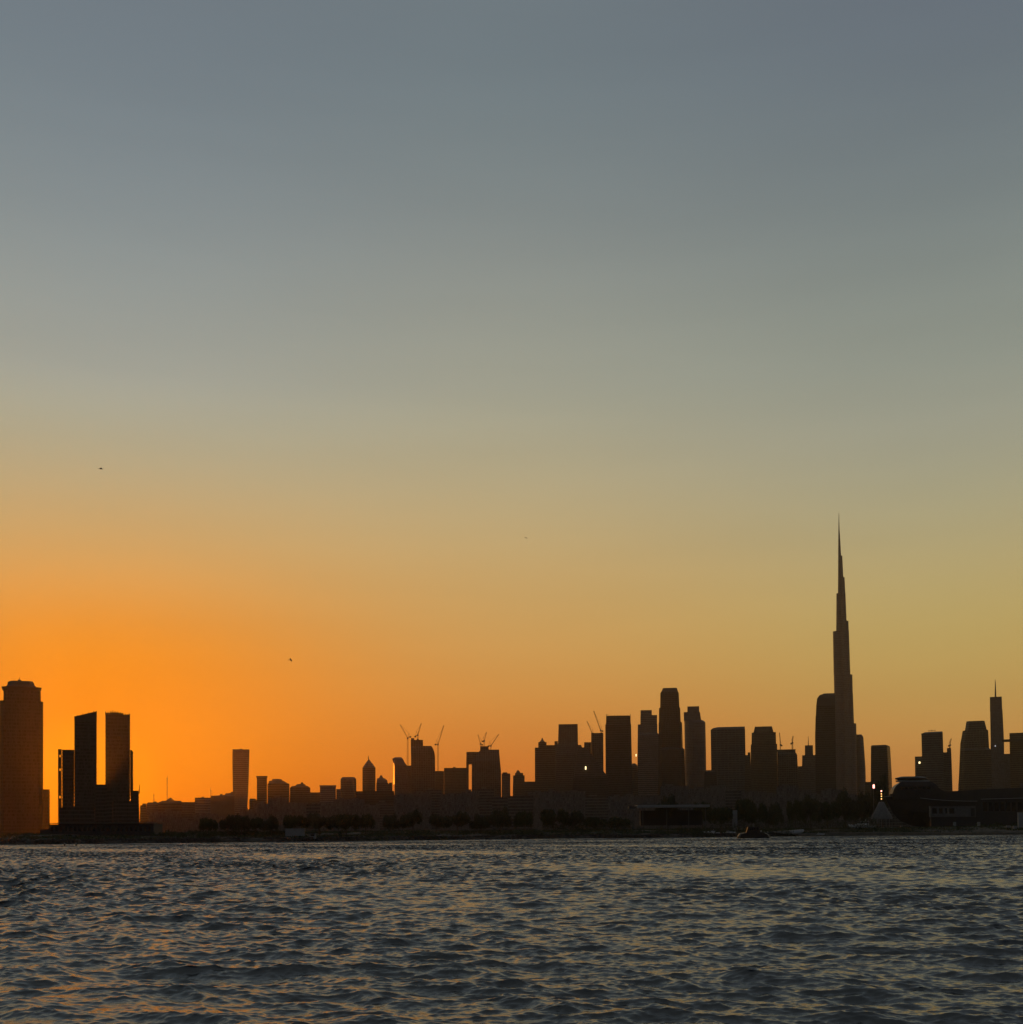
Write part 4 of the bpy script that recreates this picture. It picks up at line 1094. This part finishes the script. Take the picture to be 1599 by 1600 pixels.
D2 = shore_D(1490, 14); o = at(1488, 1290, D2); o.z = ground_z(o.x, D2)
t = thing('site_cabin', 'pale long cabin with a row of dark windows in front of the large dark vessel', 'cabin', o)
a = at(1453.4, 1277, D2); b = at(1523.5, 1259.4, D2)
mb = MB(); mb.box((a.x - o.x, -1.6, a.z - o.z), (b.x - o.x, 1.6, b.z - o.z)); mb.build('body', CANVAS, t)
mb = MB(); mb.box((a.x - o.x - .3, -1.9, b.z - o.z), (b.x - o.x + .3, 1.9, b.z - o.z + 0.3)); mb.build('roof', FAC['dark'], t)
for k, (x0, x1) in enumerate(((1456, 1463), (1466.5, 1472), (1476.5, 1479), (1482.5, 1490))):
    mb = MB(); p = at(x0, 1271.5, D2); q = at(x1, 1263, D2); mb.box((p.x - o.x, -1.66, p.z - o.z), (q.x - o.x, -1.5, q.z - o.z)); mb.build('window', WINDOW, t)
mb = MB(); p = at(1516, 1276, D2); q = at(1522, 1263, D2); mb.box((p.x - o.x, -1.66, p.z - o.z), (q.x - o.x, -1.5, q.z - o.z)); mb.build('door', FAC['dark'], t)
mb = MB(); mb.box((a.x - o.x + .3, -1.2, -0.4), (b.x - o.x - .3, 1.2, a.z - o.z)); mb.build('plinth', FAC['dark'], t)

D3 = shore_D(1450, 84); o = at(1550, 1280, D3); o.z = ground_z(o.x, D3)
t = thing('terminal_building', 'long dark low building with a thin pale eave running off the right edge', 'building', o)
mb = MB()
ra = [at(1462, 1238, D3), at(1540, 1233.6, D3), at(1640, 1229.6, D3)]
vs = []
for p in ra:
    for yy in (-8, 14): vs += [(p.x - o.x, yy, -0.5), (p.x - o.x, yy, p.z - o.z)]
mb.add(vs, [(0, 4, 5, 1), (4, 8, 9, 5), (1, 5, 7, 3), (5, 9, 11, 7), (2, 3, 7, 6), (6, 7, 11, 10), (0, 1, 3, 2), (8, 10, 11, 9)])
mb.build('body', FAC['dark'], t)
mb = MB(); p = at(1526, 1249.4, D3); q = at(1640, 1246.2, D3); mb.bar((p.x - o.x, -9, p.z - o.z), (q.x - o.x, -9, q.z - o.z), 0.45); mb.build('eave', PALE, t)
mb = MB()
for x in range(1530, 1640, 9):
    p = at(x, 1268, D3); q = at(x + 6, 1254, D3); mb.box((p.x - o.x, -8.08, p.z - o.z), (q.x - o.x, -7.9, q.z - o.z))
mb.build('window', WINDOW, t)
# quay wall under the vessel
D4 = shore_D(1470, -1.0)
mb = MB(); 
qx = [(1326, 1305.8), (1400, 1305.5), (1470, 1305.3), (1540, 1305.1), (1660, 1304.4)]
rr = []
for x, y in qx:
    p = on_z(x, y, 0.0); rr.append([(p.x, p.y - 0.6, -2.0), (p.x, p.y, 3.0), (p.x, p.y + 14, 3.3), (p.x, p.y + 14, -2.0)])
mb.rings(rr, cap0=True, cap1=True)
o = mb.build('quay_wall', FAC['grey'], None); tag(o, 'long grey quay wall at the waterline below the large dark vessel', 'wall')
# small pale things on the quay
QG = 'pale crates and lockers on the right quay'
for x, y, w, h, lab in [(1409, 1291.5, 3.4, 2.6, 'small pale locker at the left end of the quay under the vessel bow'), (1492, 1286, 4, 3, 'small pale locker under the windowed cabin'), (1530, 1287, 3.6, 5, 'tall narrow pale locker right of the windowed cabin'),
                        (1576, 1291.6, 6, 3.6, 'pale crate on the quay near the right edge'), (1586, 1292, 5, 3.4, 'second pale crate beside the crate near the right edge'), (1595, 1272, 8, 5, 'pale boxy crate high at the right edge')]:
    D = shore_D(x, 9 if y > 1280 else 26); p = at(x, y + h / 2, D); t = thing('locker', lab, 'locker', (p.x, p.y, ground_z(p.x, D) if y < 1280 else 3.2), QG); s = D / F
    zt = at(x, y - h / 2, D).z - t.location.z
    mb = MB(); mb.box((-w * s / 2, -0.6, 0), (w * s / 2, 0.6, max(0.8, zt))); mb.build('body', PALE, t)
    mb = MB(); mb.box((-w * s / 2 - .08, -0.7, max(0.8, zt)), (w * s / 2 + .08, 0.7, max(0.8, zt) + 0.1)); mb.build('lid', FAC['dark'], t)

# ------------------------------------------------------------------ birds
def bird(px, py, D, span, bank, heading, lab, up):
    o = at(px, py, D); root = thing('bird', lab, 'bird', o, 'birds in flight', heading); root.rotation_euler = (bank, 0, heading)
    s = span; mb = MB(); rr = []
    for x, r in ((-0.26, 0.01), (-0.2, 0.035), (-0.08, 0.06), (0.06, 0.065), (0.17, 0.045), (0.22, 0.03), (0.27, 0.035), (0.31, 0.02), (0.36, 0.004)):
        rr.append([(x * s, r * s * math.cos(a), r * s * 0.9 * math.sin(a)) for a in [2 * math.pi * k / 8 for k in range(8)]])
    mb.rings(rr, cap0=True)
    mb.add([(-0.2 * s, -0.03 * s, 0), (-0.42 * s, -0.09 * s, 0), (-0.42 * s, 0.09 * s, 0), (-0.2 * s, 0.03 * s, 0), (-0.2 * s, 0, 0.03 * s), (-0.42 * s, 0, 0.012 * s)], [(0, 1, 5, 4), (4, 5, 2, 3), (0, 3, 2, 1)])
    mb.build('body', FEATHER, root, smooth=True)
    for sg in (-1, 1):
        mb = MB(); st = [(0.0, 0.13, -0.06, 0.0), (0.2, 0.15, -0.06, 0.13 * up), (0.36, 0.12, -0.06, 0.12 * up), (0.5, 0.0, -0.08, 0.05 * up)]
        rr = [[(b * s, sg * y * s, z * s + 0.008 * s), (a * s, sg * y * s, z * s), (b * s, sg * y * s, z * s - 0.008 * s)] for y, a, b, z in st]
        mb.rings(rr, cap1=True); mb.build('wing', FEATHER, root)


bird(157.5, 732.5, 150, 0.9, 0.2, R(20), 'bird gliding highest, far left above the left towers', 1)
bird(822.3, 840, 170, 0.62, 0.5, R(60), 'tiniest bird, alone in the middle of the sky', -1)
bird(454, 1031.5, 130, 0.62, 0.75, R(35), 'darkest bird with tilted wings, low in the orange glow', 1)

# ------------------------------------------------------------------ haze
mb = MB(); mb.box((-9000, -7000, -4.0), (9000, 4700, 1000))
hz = mb.build('haze', [], None); tag(hz, kind='stuff')
m = bpy.data.materials.new('evening_haze'); m.use_nodes = True; t = m.node_tree; t.nodes.clear()
oo = t.nodes.new('ShaderNodeOutputMaterial'); pv = t.nodes.new('ShaderNodeVolumePrincipled')
pv.inputs['Color'].default_value = (0.95, 0.84, 0.62, 1); pv.inputs['Density'].default_value = 3.6e-5; pv.inputs['Anisotropy'].default_value = 0.86
t.links.new(pv.outputs[0], oo.inputs['Volume']); hz.data.materials.append(m)
